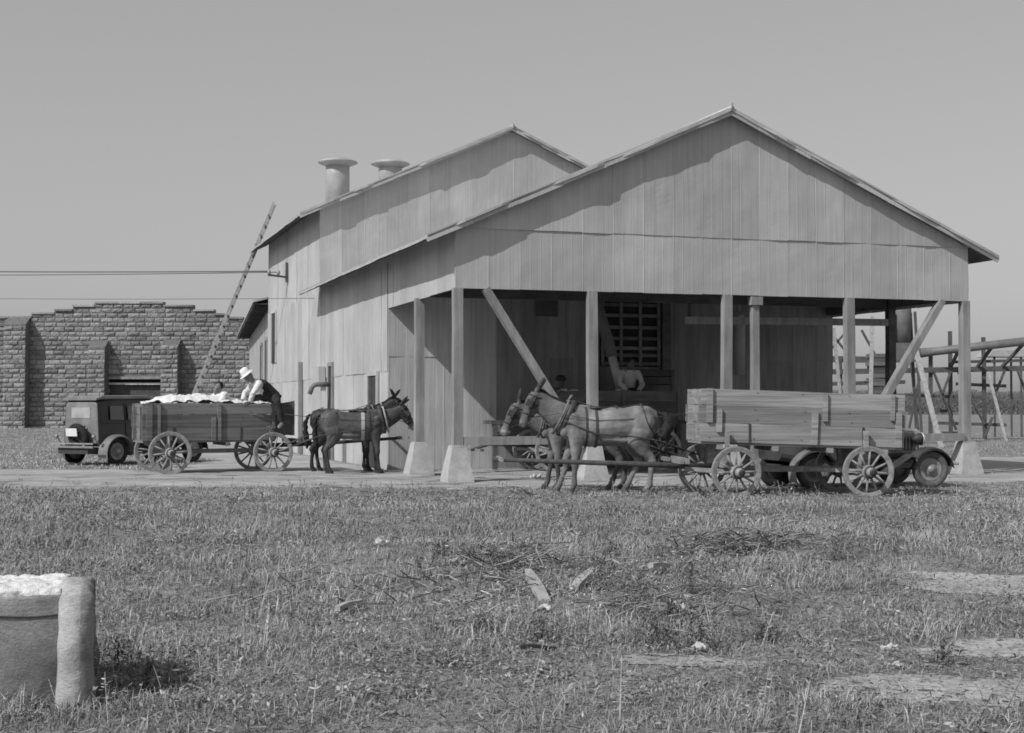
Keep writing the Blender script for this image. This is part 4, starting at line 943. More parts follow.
# ---- ladder, wires -------------------------------------------------------
ct = Vector((-8.47, 48.0, 6.7)); bs = Vector((-11.05, 47.15, .02)); dl = (ct - bs).normalized(); topp = ct + dl * 1.55
lad = thing('ladder', 'tall pale wooden ladder leaning up against the eave corner of the gin house', 'ladder', bs)
sdv = (dl.cross(Vector((.25, -1, 0)))).normalized(); vw = Vector((-.19, 1, 0)); vw = (vw - dl * vw.dot(dl)).normalized(); sdv = (sdv * .2 + vw * .98).normalized()
Ltot = (topp - bs).length
for q in (-1, 1):
    b = MB(); b.bar(sdv * (.2 * q), dl * Ltot + sdv * (.17 * q), .07, .07); b.build('rail', 'debris', lad)
b = MB(); b.bar(-sdv * .21, sdv * .21, .06, .06, shade=.4); o = b.build('rung', 'debris', lad); o.location = dl * .36
for i in range(2, int(Ltot / .36)):
    q = o.copy(); COL.objects.link(q); q.parent = lad; q.location = dl * (i * .36)
def wire(label, a, b_, sag, r=.018):
    mb = MB(); a = Vector(a); b_ = Vector(b_); pts = []
    for i in range(25):
        q = i / 24; p = a.lerp(b_, q); p.z -= sag * 4 * q * (1 - q); pts.append(p)
    mb.tube(pts, r, 5); o = mb.build('power_line', 'wire'); return tag(o, label, 'power line', 'overhead wires at the left')
e1 = G(-.58, 18.9, 5.47); e2 = G(-.3, 18.9, 5.45)
wire('upper of the two close power lines ending at the gin wall bracket', P(-420, 263.5, 52), e1, .12)
wire('lower of the two close power lines ending at the gin wall bracket', P(-420, 272, 50), e2, .10, .013)
wire('thin lone wire crossing low over the block building parapet', P(-420, 289, 55), G(-.06, 14.0, 4.31), .15, .008)
# ---- structures right of the shed ---------------------------------------
TD = 60.0
tr = thing('pipe_trestle', 'dark timber trestle with cross braces carrying a long pipe beyond the shed', 'trestle', (PX(950, TD), TD, 0))
def tp(px, py, dd=0): p = P(px, py, TD + dd); return (p.x - PX(950, TD), dd, p.z)
b = MB(); b.bar(tp(826, 372), tp(1045, 368), .12, .22); b.build('beam', 'timber', tr)
b = MB(); b.bar(tp(822, 359, .5), tp(889, 360, .5), .16, .26); b.build('beam', 'timber', tr)
b = MB(); b.bar(tp(955, 362, .4), tp(1045, 360, .4), .12, .12); b.build('beam', 'timber', tr)
b = MB(); b.bar(tp(826, 384, .8), tp(905, 382, .8), .12, .16); b.build('beam', 'timber', tr)
for px, y0 in ((931, 356), (951.5, 331), (985.5, 337), (1034, 345), (841, 360), (878, 362)):
    b = MB(); p = tp(px, y0); b.bar((p[0], .14, -.1), (p[0] + random.uniform(-.05, .05), .14, p[2]), .14, .14); b.build('upright', 'timber', tr)
for a, c in (((933, 370), (956, 430)), ((951, 371), (936, 412)), ((829, 352), (846, 332)), ((830, 331), (848, 354)), ((906, 312), (918, 430)), ((958, 371), (984, 424)), ((921, 372), (908, 432)), ((1018, 371), (1036, 420)), ((862, 330), (876, 356)), ((1005, 370), (988, 412)), ((985, 436), (992, 417))):
    b = MB(); b.bar(tp(*a, -.08), tp(*c, -.08), .07, .15, up=(0, 1, 0)); b.build('cross_brace', 'timber', tr)
for a, c in (((905, 395), (985, 398)), ((905, 410), (952, 411)), ((956, 384), (1006, 386)), ((938, 423), (1006, 425)), ((942, 433), (957, 433))):
    b = MB(); b.bar(tp(*a, .2), tp(*c, .2), .1, .13); b.build('lower_rail', 'timber', tr)
g = thing('long_pipe', 'long grey horizontal pipe lying along the top of the trestle', 'pipe', (PX(965, TD), TD, 0))
q0 = P(921, 353, TD); q1 = P(1050, 338.5, TD - 3); oo = Vector((PX(965, TD), TD, 0))
b = MB(); b.tube([q0 - oo, q0.lerp(q1, .12) - oo, q1 - oo], [.2, .17, .17], 14); b.build('tube', 'pipemid', g)
b = MB(); b.lathe(q0 - oo, (-1, 0, .1), [(.17, 0), (.22, .1), (.2, .45), (.1, .6)], 14); b.build('end_cone', 'pipedark', g)
for q in (.3, .56, .8):
    b = MB(); c = q0.lerp(q1, q) - oo; b.bar((c.x, c.y + .0, c.z - .12), (c.x, 0.14, PZ(370, TD) + .1), .1, .12); b.build('bracket', 'timber', g)
cy = thing('cyclone_collector', 'upright metal cyclone tank with tapered bottom seen through the right end of the shed', 'tank', (PX(902.5, 54), 54, 0))
b = MB(); z = lambda y: PZ(y, 54); r_ = 9.2 / F * 54
b.lathe((0, 0, 0), (0, 0, 1), [(r_ * .86, z(343)), (r_ * .9, z(330)), (r_, z(328)), (r_, z(306)), (.12, z(299))], 22); b.build('tank', 'pipemid', cy)
b = MB(); b.box((0, 0, z(352)), (r_ * 2, .6, 18 / F * 54)); b.build('hopper_box', 'pipemid', cy)
for sx, sy in ((-1, -1), (1, -1), (-1, 1), (1, 1)):
    b = MB(); b.bar((sx * .62, sy * .35, -.1), (sx * .40, sy * .3, z(312)), .09, .09); b.build('leg', 'timber', cy)
b = MB(); b.bar((-.5, -.36, z(361)), (.5, -.36, z(361)), .07, .09); b.bar((-.52, .36, z(361)), (.52, .36, z(361)), .07, .09); b.build('tie', 'timber', cy)
pk = thing('boiler_stack', 'dark upright mass of stacked slabs between the shed posts at right', 'stack', (PX(878, 56), 56, 0))
b = MB(); zz = 0
while zz < PZ(357, 56):
    b.box((random.uniform(-.06, .06), random.uniform(-.05, .05), zz + .07), (.58 + random.uniform(-.1, .1), .7, .15), Matrix.Rotation(random.uniform(-.1, .1), 3, 'Z'), random.uniform(.6, 1.4)); zz += .155
b.build('slabs', 'pipedark', pk)
for i, (a, c, dd, w, lab) in enumerate((((916, 350), (941, 452), 50, .17, 'long pale plank leaning by the trestle behind the right corner of the shed'), ((873, 316), (869, 445), 52, .13, 'upright pale plank standing right of the inner shed wall'), ((834, 328), (845, 448), 52, .11, 'pale plank leaning nearest the dark inner shed wall'), ((988, 372), (1006, 446), 58, .11, 'pale strut slanting down beside the far right trestle post'))):
    p = P(a[0], a[1], dd); q = P(c[0], c[1], dd - 1.0); q.z = 0
    b = MB(); b.bar(p - q, (0, 0, -.05), w, .06, up=(0, 1, 0)); o = b.build('leaning_plank', 'debris'); o.location = q; tag(o, lab, 'plank')
sb = thing('low_shed', 'small pale roofed hut far off at the right edge', 'shed', (PX(1003, 66), 66, 0))
b = MB(); b.prism([(-.95, -.95, PZ(357, 66)), (.95, -.95, PZ(357, 66) - .02), (.8, -.95, PZ(353, 66) + .1), (-.75, -.95, PZ(353, 66) + .08)], (0, 1.9, 0)); b.build('roof', 'pipe', sb)
b = MB(); 
for x in (-.6, .6):
    for y in (-.65, .65): b.bar((x, y, -.1), (x, y, PZ(357, 66)), .08, .08)
b.build('legs', 'timber', sb)
# distant wood
def cloud_quads(n, fn, size, name, m):
    nn_ = np.array([-.6, -.35, .7]) + rng.normal(0, .3, (n, 3)); nn_ /= np.linalg.norm(nn_, axis=1)[:, None]
    c = np.array([fn() for _ in range(n)], dtype=np.float32); d1 = np.cross(nn_, rng.normal(size=(n, 3))); d1 /= np.linalg.norm(d1, axis=1)[:, None]
    d2 = np.cross(d1, nn_); d2 /= np.linalg.norm(d2, axis=1)[:, None]; s = (size * rng.uniform(.5, 1.4, n))[:, None]
    v = np.stack([c - d1 * s, c + d2 * s * .6, c + d1 * s, c - d2 * s * .6], 1).reshape(-1, 3)
    return raw_mesh(name, v, np.arange(n * 4).reshape(n, 4), None, np.repeat(rng.uniform(.9, 1.1, n), 4), m)
def raw_mesh(name, v, quads, tris, shade, m, smooth=False):
    me = bpy.data.meshes.new(name); nq = 0 if quads is None else len(quads); nt_ = 0 if tris is None else len(tris)
    me.vertices.add(len(v)); me.vertices.foreach_set('co', np.asarray(v, dtype=np.float32).ravel())
    li = np.concatenate([x.ravel() for x in (quads, tris) if x is not None]).astype(np.int32)
    me.loops.add(len(li)); me.loops.foreach_set('vertex_index', li)
    st = np.concatenate([np.arange(nq) * 4, nq * 4 + np.arange(nt_) * 3]).astype(np.int32)
    me.polygons.add(nq + nt_); me.polygons.foreach_set('loop_start', st); me.update(calc_edges=True); me.validate()
    a = me.attributes.new('shade', 'FLOAT', 'POINT'); a.data.foreach_set('value', np.asarray(shade, dtype=np.float32))
    me.materials.append(M[m]); return link(name, me)
def wood():
    x = random.uniform(20, 150); y = 270 + random.uniform(-15, 25); top = 4.0 + 1.6 * mnoise.noise(Vector((x * .09, 0, 0))) + 1.0 * mnoise.noise(Vector((x * .35, 3, 0)))
    return (x, y, top * random.random() ** .7)
o = cloud_quads(60000, wood, .22, 'distant_wood', 'leafdark'); o['kind'] = 'stuff'; o['label'] = 'distant dark line of trees and bushes at the right horizon'; o['category'] = 'woodland'
print('T %.1f' % (time.time() - T0), '---- foreground bale')
# ---- foreground bale -----------------------------------------------------
ba = math.radians(13); bl_ = thing('cotton_bale', 'jute wrapped cotton bale with white cotton showing on top at lower left corner', 'cotton bale', (-2.60, 6.86, 0), ba)
b = MB(); b.box((.0, .0, .235), (1.20, .70, .52)); b.ell((-.25, -.30, .22), (.62, .085, .32)); b.ell((.42, .04, .14), (.22, .33, .22))
bag = remesh(b, 'bagging', 'bagging', bl_, .014, 8, .5, lump=.007, lsc=6, shadefn=lambda c: (.78 + .5 * max(0, min(1, c.z / .5))) * (1 - .4 * sst(.2, .5, c.x)) + .12 * mnoise.noise(c * 5))  # painted shade darkens toward the rolled corner; tone also darker toward the bottom
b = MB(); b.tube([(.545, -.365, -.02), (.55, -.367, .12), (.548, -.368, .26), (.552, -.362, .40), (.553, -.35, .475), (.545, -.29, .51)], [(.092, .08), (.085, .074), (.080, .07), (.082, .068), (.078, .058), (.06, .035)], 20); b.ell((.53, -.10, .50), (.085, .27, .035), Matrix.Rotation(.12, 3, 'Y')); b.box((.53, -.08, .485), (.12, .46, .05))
o = remesh(b, 'rolled_corner', 'bagging', bl_, .010, 5, lump=.006, lsc=9, shadefn=lambda c: (1.5 if c.x < .57 else 1.05) + .25 * mnoise.noise(c * 6))  # sun put into the colour: left of the roll lighter than its right
b = MB()
b.box((-.05, -.02, .49), (1.06, .62, .06))
for _ in range(26): b.ell((random.uniform(-.55, .42), random.uniform(-.32, .28), .508), (random.uniform(.05, .11), random.uniform(.04, .09), random.uniform(.008, .018)))
remesh(b, 'exposed_cotton', 'cotton', bl_, .012, 1, lump=.016, lsc=18)
b = MB()
for z in (.405,):
    from mathutils.bvhtree import BVHTree
    bv = BVHTree.FromPolygons([v.co.copy() for v in bag.data.vertices], [tuple(p.vertices) for p in bag.data.polygons])
    b.tube([(x, bv.ray_cast(Vector((x, -2, z)), Vector((0, 1, 0)))[0].y - .001, z + .006 * math.sin(x * 14)) for x in np.linspace(-.5, .50, 26)], [(.009, .0035)] * 26, 6, lat=(0, 1, 0))
b.build('band', 'iron', bl_)  # dark strip drawn in for the shaded fold across the bagging front
b = MB(); b.tube([(.575, -.408, .36), (.583, -.412, .385), (.598, -.41, .405)], [.004, .009, .004], 8); remesh(b, 'cotton_tuft', 'cotton', bl_, .008, 1, lump=.01, lsc=30)
# ---- debris in the grass -------------------------------------------------
def gnd(px, py):
    d = 4.0
    while d < 40 and EYE - (py - HZN) / F * d > hg(PX(px, d), d): d += .02
    x = PX(px, d); return Vector((x, d, hg(x, d)))
def plank(label, a, b_, w, th=.03, lift=(0.03, .06), m='debris'):
    p, q = gnd(*a), gnd(*b_); p.z += lift[0]; q.z += lift[1]; mb = MB(); d = (q - p); n = 5; prev = None
    vs = []; dn = d.normalized(); x = dn.cross(Vector((0, 0, 1))).normalized(); z = x.cross(dn)
    for i in range(n + 1):
        c = d * (i / n); ww = w * random.uniform(.75, 1.05) * (1 if i < n else .6)
        for sx, sz in ((-1, -1), (1, -1), (1, 1), (-1, 1)): vs.append(c + x * (sx * ww / 2) + z * (sz * th / 2 + .008 * math.sin(i)))
    fs = [(i * 4 + k, i * 4 + (k + 1) % 4, i * 4 + 4 + (k + 1) % 4, i * 4 + 4 + k) for i in range(n) for k in range(4)] + [(3, 2, 1, 0), (n * 4, n * 4 + 1, n * 4 + 2, n * 4 + 3)]
    mb.add(vs, fs, 1.0); o = mb.build('scrap_board', m); o.location = p; return tag(o, label, 'board')
plank('pale broken board slanting in the grass right of the brush heap', (545, 604), (528, 579), .085, lift=(.01, .07))
plank('short pale board lying just right of the slanting broken board', (574, 592), (592, 578), .07, lift=(.03, .07))
plank('thin pale lath lying flat in the grass left of the brush heap', (338, 616), (362, 608), .05, lift=(.05, .06))
plank('small pale slat lying in grass to the right of the boards', (650, 573), (671, 572), .06, lift=(.06, .06))
plank('short charred stick lying in grass below the broken boards', (520, 652), (556, 650), .035, m='twigdark', lift=(.03, .02), th=.02)
plank('dark rotten stick standing up out of the brush heap', (492, 557), (483, 549), .05, m='twigdark', lift=(.01, .02))
def brush(label, c, r, n, L=.5, hh=.18, m='twig'):
    o = gnd(*c); mb = MB()
    for _ in range(n):
        a = random.uniform(0, 2 * math.pi); q = random.gauss(0, .5) * r; w = random.gauss(0, .4) * r * .8
        p = Vector((q, w, 0)); p.z = hg(o.x + q, o.y + w) - o.z + random.uniform(.0, hh * .7)
        d = Vector((math.cos(a), math.sin(a) * .7, random.uniform(-.15, .5))).normalized(); l = L * random.uniform(.3, 1)
        mid = p + d * l * .5 + Vector([random.uniform(-.04, .04) for _ in range(3)])
        mb.tube([p - d * .05, mid, p + d * l], [.006, .0045, .0025], 5, random.uniform(.4, 1.5))
        if random.random() < .7:
            d2 = (d + Vector([random.uniform(-.7, .7) for _ in range(3)])).normalized(); mb.tube([mid, mid + d2 * l * .4], [.0035, .0015], 4, random.uniform(.5, 1.6))
    b_ = mb.build('brush_heap', m); b_.location = o; b_['kind'] = 'stuff'; return tag(b_, label, 'brush heap')
brush('heap of dead brush and stalks beside the slanting broken board', (492, 572), .95, 120, .3, .15)
brush('pale tangle of dry stalks in grass before the grey wagon', (742, 552), .7, 330, .2, .24)
brush('loose dry twigs strewn in grass midway between bale and broken boards', (330, 600), 1.1, 40, .34, .08)
brush('dark tangle of stalks left of the bright cotton scrap', (650, 612), .7, 80, .25, .1)
def tuft(label, c, s):
    o = gnd(*c); mb = MB()
    for _ in range(7): mb.ell((random.gauss(0, s * .5), random.gauss(0, s * .4), s * random.uniform(.1, .6) + .02), (s * random.uniform(.25, .5), s * random.uniform(.25, .5), s * random.uniform(.2, .4)))
    q = remesh(mb, 'cotton_scrap', 'scrap', None, s * .12, 1, lump=s * .12, lsc=4 / s * .8); q.location = o; return tag(q, label, 'cotton scrap')
for c, s, lab in (((378, 546), .08, 'white cotton scrap in grass left of the brush heap'), ((504, 557), .07, 'white scrap on top of the brush heap'), ((676, 612), .065, 'bright cotton scrap lying right of the boards in deep grass'), ((698, 652), .045, 'small white scrap in grass at lower middle right'),
                  ((886, 652), .04, 'white scrap at the edge of the bare ground patch at lower right'), ((537, 479), .10, 'white cotton clump on dirt under the heads of pale mules'), ((455, 566), .06, 'small white scrap just left of the brush heap'), ((545, 612), .05, 'white scrap at the foot of the slanting broken board'), ((894, 668), .03, 'tiny white scrap on bare ground below another at lower right')):
    tuft(lab, c, s)
print('T %.1f' % (time.time() - T0), '---- grass')
# ---- grass ---------------------------------------------------------------
def pat(x, y):
    """bare patches 0..1 (1 = bare)"""
    b = 0
    for cx, cy, rx_, ry_ in ((2.1, 7.0, .75, .42), (3.5, 10.9, .8, .9), (1.0, 7.75, .5, .22), (2.7, 8.1, .5, .3), (3.6, 8.6, .5, .3)):
        q = ((x - cx) / rx_) ** 2 + ((y - cy) / ry_) ** 2; b = max(b, 1 - sst(.3, 1.25, q + .5 * n2(x, y, 3, 12)))
    return b
M['bare'] = mat('bare_soil', .38, .95, 22, .3, (1, 1, 1), .012, 26, 1.6, .25, .05)
pm = grid_mesh('bare_soil', axis([(-.2, 5.2, .04)]), axis([(5.6, 12.6, .04)]), 'bare', .004, lambda x, y: pat(x, y) + .5 * n2(x, y, 5, 21) + .35 * n2(x, y, 14, 22) > .68); structure(pm)
dm = M['dirt']
# fields sampled on a grid so that the vegetation can be placed quickly
GX0, GY0, GS = -12.0, 5.0, .08; GNX, GNY = 301, 276
gx = GX0 + GS * np.arange(GNX); gy = GY0 + GS * np.arange(GNY)
def field(fn): return np.array([[fn(x, y) for x in gx] for y in gy])
def at_(fld, x, y):
    i = np.clip((x - GX0) / GS, 0, GNX - 1.001); j = np.clip((y - GY0) / GS, 0, GNY - 1.001); a = i.astype(int); b = j.astype(int); u = i - a; v = j - b
    return (fld[b, a] * (1 - u) + fld[b, a + 1] * u) * (1 - v) + (fld[b + 1, a] * (1 - u) + fld[b + 1, a + 1] * u) * v
FH = field(hg); FP = field(pat); FR = field(lambda x, y: 1.0 if road_mask(x, y) else 0.0)
FC = field(lambda x, y: n2(x, y, .9, 3)); FC2 = field(lambda x, y: n2(x, y, 2.6, 4)); FC3 = field(lambda x, y: n2(x, y, .3, 9)); FW = field(lambda x, y: n2(x, y, .6, 15))
def spread(zones):
    xs_, ys_, k_ = [], [], []
    for zi, (y0, y1, dens) in enumerate(zones):
        n = int((y1 - y0) * 2 * (.365 * (y0 + y1) / 2 + 2.2) * dens); y = rng.uniform(y0, y1, n); xs_.append(rng.uniform(-1, 1, n) * (.365 * y + 2.2)); ys_.append(y); k_.append(np.full(n, zi))
    return np.concatenate(xs_), np.concatenate(ys_), np.concatenate(k_)
def unit(v): return v / np.linalg.norm(v, axis=1)[:, None]
def kites(c, d, L, asp):
    e = unit(np.cross(d, np.stack([rng.normal(0, .5, len(c)), rng.normal(0, .5, len(c)), np.ones(len(c))], 1)))
    return np.stack([c - d * L[:, None], c + e * (L * asp)[:, None], c + d * L[:, None], c - e * (L * asp)[:, None]], 1)
Z = ((5.4, 7.5, 2300, .72, .6), (7.5, 10, 1700, .8, .7), (10, 14, 1050, .95, .85), (14, 19, 620, 1.05, 1.15), (19, 25.6, 420, 1.1, 1.4), (25.6, 30.5, 300, .55, 1.6))
gx_, gy_, gk = spread([z[:3] for z in Z])
c, c2, c3, pb, rd = (at_(f, gx_, gy_) for f in (FC, FC2, FC3, FP, FR))
p = .86 + .4 * c - .80 * pb; p = np.where(gy_ > 22.5, p * .8, p); p = np.where((gy_ > 22.5) & (rd > .5), .03 + .6 * np.clip((c2 - .12) * 4, 0, 1), p)
keep = (rng.random(len(gx_)) < p) & ~((gx_ < -2.0) & (gx_ > -3.3) & (gy_ > 6.5) & (gy_ < 7.4))
gx_, gy_, gk, c, c2, c3 = (a[keep] for a in (gx_, gy_, gk, c, c2, c3)); n = len(gx_)
hm = np.array([z[3] for z in Z])[gk]; wm = np.array([z[4] for z in Z])[gk]
h = (.062 + .06 * np.maximum(-.6, c + .7 * c2)) * hm * rng.uniform(.45, 1.6, n); h = h * np.interp(gy_, [18.5, 23.5], [1, .5]); h = np.where((gx_ > -1.2) & (gx_ < 8) & (gy_ > 19.5), h * .8, h)
dry = rng.random(n) < .17 + .15 * c3
hh_ = np.maximum(.03, h) * np.where(dry, 1.25, 1); ww_ = .0075 * wm * rng.uniform(.6, 1.4, n) * np.where(dry, .7, 1)
sh_2 = (1 + .42 * c2 + .26 * c) * rng.uniform(.62, 1.28, n) * (1 + .22 * c3) * np.where(dry, 1.45, 1); sh_2 = 1 + (sh_2 - 1) * np.interp(gy_, [9, 20], [1, .55]); sh_2 = sh_2 * np.interp(gy_, [12, 23], [1, 1.1])  # haze painted into the tones: farther blades paler, with less contrast
bx_ = np.stack([gx_, gy_, at_(FH, gx_, gy_) - .01], 1)
def blades(base, h, w, shade, name, m, lean=.75):
    n = len(base); base = np.array(base, dtype=np.float64); h = np.array(h); w = np.array(w); shade = np.array(shade)
    az = rng.uniform(0, 2 * np.pi, n); ln = np.abs(rng.normal(0, 1, n)) * lean * .95 + .15
    d = np.stack([np.cos(az), np.sin(az), np.zeros(n)], 1); fa = az + np.pi / 2 + rng.normal(0, .5, n); sd = np.stack([np.cos(fa), np.sin(fa), np.zeros(n)], 1) * (w / 2)[:, None]
    z = np.array([0, 0, 1.0])
    mid = base + d * (h * ln * .3)[:, None] + z * (h * .55)[:, None]; tip = base + d * (h * ln * 1.0)[:, None] + z * (h * (1 - .18 * ln))[:, None]
    v = np.stack([base - sd, base + sd, mid + sd * .8, mid - sd * .8, tip], 1).reshape(-1, 3)
    k = np.arange(n) * 5; q = np.stack([k, k + 1, k + 2, k + 3], 1); t = np.stack([k + 3, k + 2, k + 4], 1)
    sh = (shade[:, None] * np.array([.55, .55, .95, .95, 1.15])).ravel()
    o = raw_mesh(name, v, q, t, sh, m); o['kind'] = 'stuff'; return o
o = blades(bx_, hh_, ww_, sh_2, 'grass', 'grassm'); o['label'] = 'rough weedy grass covering the foreground field'; o['category'] = 'grass'
print('blades', len(bx_))
print('T %.1f' % (time.time() - T0), 'broad-leaf')
# broad-leaf weeds, straggly stalks and litter
cy_ = 5.6 + 17 * rng.random(1100) ** 1.3; cx_ = rng.uniform(-1, 1, 1100) * (.36 * cy_ + .8)
ok = (at_(FP, cx_, cy_) < .5) & (at_(FW, cx_, cy_) > -.14); cx_, cy_ = cx_[ok], cy_[ok]; m_ = len(cx_)
r = rng.uniform(.06, .36, m_); h = rng.uniform(.03, .13, m_); tone = rng.uniform(.75, 1.25, m_); sz = rng.uniform(.007, .018, m_) * (1 + np.maximum(0, cy_ - 9) * .05); cnt = (rng.uniform(150, 420, m_) * r).astype(int)
k = np.repeat(np.arange(m_), cnt); n = len(k); a = rng.uniform(0, 6.28, n); q = np.abs(rng.normal(0, .55, n)); px = cx_[k] + q * r[k] * np.cos(a) * 1.2; py = cy_[k] + q * r[k] * np.sin(a)
pz = at_(FH, px, py) + h[k] * np.maximum(.1, 1 - q ** 2) * rng.uniform(.1, 1.1, n) + .01
d = unit(np.stack([rng.normal(0, 1, n), rng.normal(0, 1, n), rng.normal(.1, .6, n)], 1))
TU = [(495, 572, .22, .2), (470, 566, .16, .14), (600, 590, .2, .2), (640, 602, .2, .2), (690, 592, .26, .2), (668, 620, .18, .14), (655, 645, .22, .16), (700, 648, .2, .14), (760, 640, .2, .1), (120, 668, .16, .16), (150, 690, .2, .14), (540, 640, .22, .12), (440, 556, .14, .12), (835, 560, .25, .16), (720, 548, .2, .16), (940, 664, .14, .12), (480, 632, .2, .1), (610, 560, .2, .16)]
TX = []
for (qx, qy, rr_, hh2) in TU:
    g_ = gnd(qx, qy); nq = int(3600 * rr_); aa = rng.uniform(0, 6.28, nq); qq = np.abs(rng.normal(0, .5, nq)); xx = g_.x + qq * rr_ * np.cos(aa) * 1.3; yy = g_.y + qq * rr_ * np.sin(aa)
    TX.append(np.stack([xx, yy, at_(FH, xx, yy) + hh2 * np.maximum(.08, 1 - qq ** 2) * rng.uniform(.05, 1.15, nq), rng.uniform(.006, .02, nq), rng.uniform(.25, 1.0, nq)], 1))
TX = np.concatenate(TX); dT = unit(np.stack([rng.normal(0, 1, len(TX)), rng.normal(0, 1, len(TX)), rng.normal(.3, .8, len(TX))], 1))
V0 = kites(TX[:, :3], dT, TX[:, 3], .3); S0_ = np.repeat(TX[:, 4], 4)
V1 = kites(np.stack([px, py, pz], 1), d, sz[k] * rng.uniform(.5, 1.3, n), .45); S1_ = np.repeat(tone[k] * rng.uniform(.55, 1.45, n), 4)
m_ = 1700; sy_ = 5.6 + 18 * rng.random(m_) ** 1.2; sx_ = rng.uniform(-1, 1, m_) * (.36 * sy_ + .8)        # stalks with small leaves
ok = (at_(FP, sx_, sy_) < .6) & (at_(FC, sx_, sy_) > -.15) & ~((sy_ > 22.8) & (at_(FR, sx_, sy_) > .5)); sx_, sy_ = sx_[ok], sy_[ok]; m_ = len(sx_)
h = rng.uniform(.10, .30, m_); d = unit(np.stack([rng.normal(0, .35, m_), rng.normal(0, .35, m_), np.ones(m_)], 1)); p0_ = np.stack([sx_, sy_, at_(FH, sx_, sy_)], 1); tone = rng.uniform(.7, 1.6, m_); p1_ = p0_ + d * h[:, None]
sdv_ = unit(np.stack([np.ones(m_), rng.normal(0, .4, m_), np.zeros(m_)], 1)) * (.0022 + .00012 * sy_)[:, None]
V2 = np.stack([p0_ - sdv_, p0_ + sdv_, p1_ + sdv_ * .4, p1_ - sdv_ * .4], 1); S2_ = np.repeat(tone, 4)
k = np.repeat(np.arange(m_), rng.integers(5, 13, m_)); n = len(k); q = rng.uniform(.25, 1, n); dd = unit(np.stack([rng.normal(0, 1, n), rng.normal(0, 1, n), rng.uniform(-.2, .9, n)], 1))
V3_ = kites(p0_[k] + d[k] * (h[k] * q)[:, None] + dd * .012, dd, rng.uniform(.010, .026, n) * (1 + np.maximum(0, sy_[k] - 9) * .03), .28); S3_ = np.repeat(tone[k] * rng.uniform(.6, 1.3, n), 4)
v = np.concatenate([V0, V1, V2, V3_]).reshape(-1, 3); n = len(v) // 4
o = raw_mesh('weeds', v, np.arange(n * 4).reshape(n, 4), None, np.concatenate([S0_, S1_, S2_, S3_]), 'weed'); o['kind'] = 'stuff'; o['label'] = 'low leafy weeds and stalks straggling through the grass'; o['category'] = 'weeds'
x, y, _k = spread(((5.4, 8, 900), (8, 11, 520), (11, 16, 260), (16, 24.5, 110)))
ok = (rng.random(len(x)) > .3 * at_(FP, x, y)) & ~((y > 23) & (at_(FR, x, y) > .5) & (rng.random(len(x)) < .7)); x, y = x[ok], y[ok]; n = len(x)
a = rng.uniform(0, 6.28, n); L_ = rng.uniform(.006, .04, n) * (1 + np.maximum(0, y - 8) * .05); d = unit(np.stack([np.cos(a), np.sin(a), rng.normal(0, .25, n)], 1)) * L_[:, None]
cc_ = np.stack([x, y, at_(FH, x, y) + rng.uniform(.006, .035, n)], 1); e = unit(np.stack([-np.sin(a), np.cos(a), rng.normal(0, .4, n)], 1)) * ((.002 + .0002 * y) * rng.uniform(.6, 1.6, n))[:, None]
v = np.stack([cc_ - d - e, cc_ - d + e, cc_ + d + e * .5, cc_ + d - e * .5], 1).reshape(-1, 3)
o = raw_mesh('dead_grass', v, np.arange(n * 4).reshape(n, 4), None, np.repeat(rng.uniform(.6, 1.35, n) * np.where(rng.random(n) < .30 * np.exp(-(((x - .5) / 1.5) ** 2 + ((y - 11.2) / 1.5) ** 2)), 2.3, 1), 4), 'twig'); o['kind'] = 'stuff'; o['label'] = 'dead grass and straw litter matted over the field'; o['category'] = 'litter'
print('T %.1f' % (time.time() - T0), 'far grass')
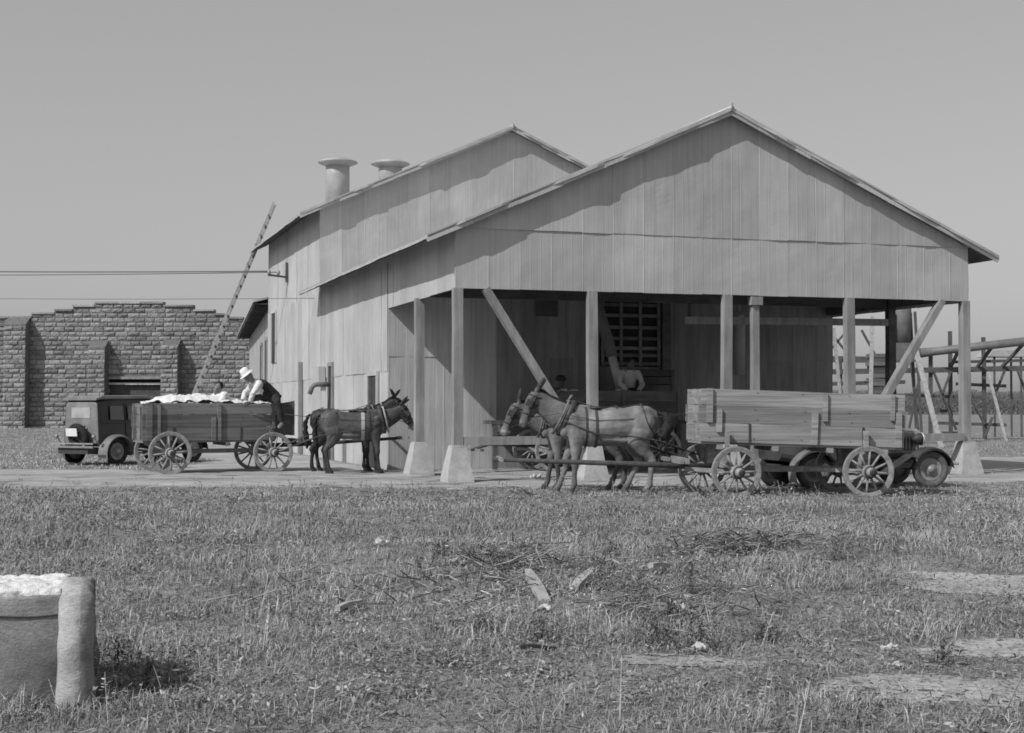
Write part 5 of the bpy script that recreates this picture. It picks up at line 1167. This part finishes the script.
# far grass on the left and beyond the yard
bb, h2, w2, s2 = [], [], [], []
for _ in range(60000):
    y = 29 + 47 * random.random() ** 1.3; x = random.uniform(-.40 * y - 2, -2) if random.random() < .8 else random.uniform(8, .4 * y + 3)
    if road_mask(x, y): continue
    q = Vector((x, y, 0)) - A0
    if q.dot(U) > -1 and q.dot(U) < 11.2 and q.dot(V) > -1: continue
    bb.append((x, y, hg(x, y) - .01)); h2.append(random.uniform(.025, .08) * (1.6 if random.random() < .06 else 1)); w2.append(random.uniform(.012, .028)); s2.append(random.uniform(.9, 1.7) * (1 + .3 * n2(x, y, .5, 4)))
o = blades(bb, h2, w2, s2, 'far_grass', 'grassm'); o['label'] = 'short dry grass between the road and the block building'; o['category'] = 'grass'
print('T %.1f' % (time.time() - T0), '---- light')
# ---- light, sky, camera --------------------------------------------------
trav = (U * 1.0 + V * .47 - Vector((0, 0, 1.0))).normalized()
sd = bpy.data.lights.new('sun', 'SUN'); sd.energy = 3.3; sd.angle = math.radians(.55); sd.color = (1, 1, 1)
so = bpy.data.objects.new('sun', sd); COL.objects.link(so); so.rotation_euler = trav.to_track_quat('-Z', 'Y').to_euler()
el = math.asin(-trav.z); azs = math.atan2(-trav.x, -trav.y)
wd = bpy.data.worlds.new('World'); S.world = wd; wd.use_nodes = True; nt = wd.node_tree; N = nt.nodes; L = nt.links
bg = N['Background']; sk = N.new('ShaderNodeTexSky'); sk.sky_type = 'NISHITA'; sk.sun_disc = False; sk.sun_elevation = el; sk.sun_rotation = azs % (2 * math.pi)
sk.air_density = 1.0; sk.dust_density = 2.5; sk.ozone_density = 1.0
bw = N.new('ShaderNodeRGBToBW'); L.new(sk.outputs['Color'], bw.inputs['Color']); pw = N.new('ShaderNodeMath'); pw.operation = 'POWER'; pw.inputs[1].default_value = .5; L.new(bw.outputs['Val'], pw.inputs[0]); ml = N.new('ShaderNodeMath'); ml.operation = 'MULTIPLY'; ml.inputs[1].default_value = 1.62; L.new(pw.outputs[0], ml.inputs[0]); L.new(ml.outputs[0], bg.inputs['Color']); bg.inputs['Strength'].default_value = .150
cd = bpy.data.cameras.new('camera'); cam = bpy.data.objects.new('camera', cd); COL.objects.link(cam); S.camera = cam
cd.sensor_fit = 'HORIZONTAL'; cd.sensor_width = 36; cd.lens = 36 * F / 1024; cd.clip_end = 6000; cd.clip_start = .1
cam.location = (0, 0, EYE); cam.rotation_euler = (math.pi / 2 + math.atan((HZN - 366.5) / F), 0, 0)
S.view_settings.view_transform = 'Standard'; S.view_settings.look = 'None'; S.view_settings.exposure = 0
S.cycles.filter_width = 1.7
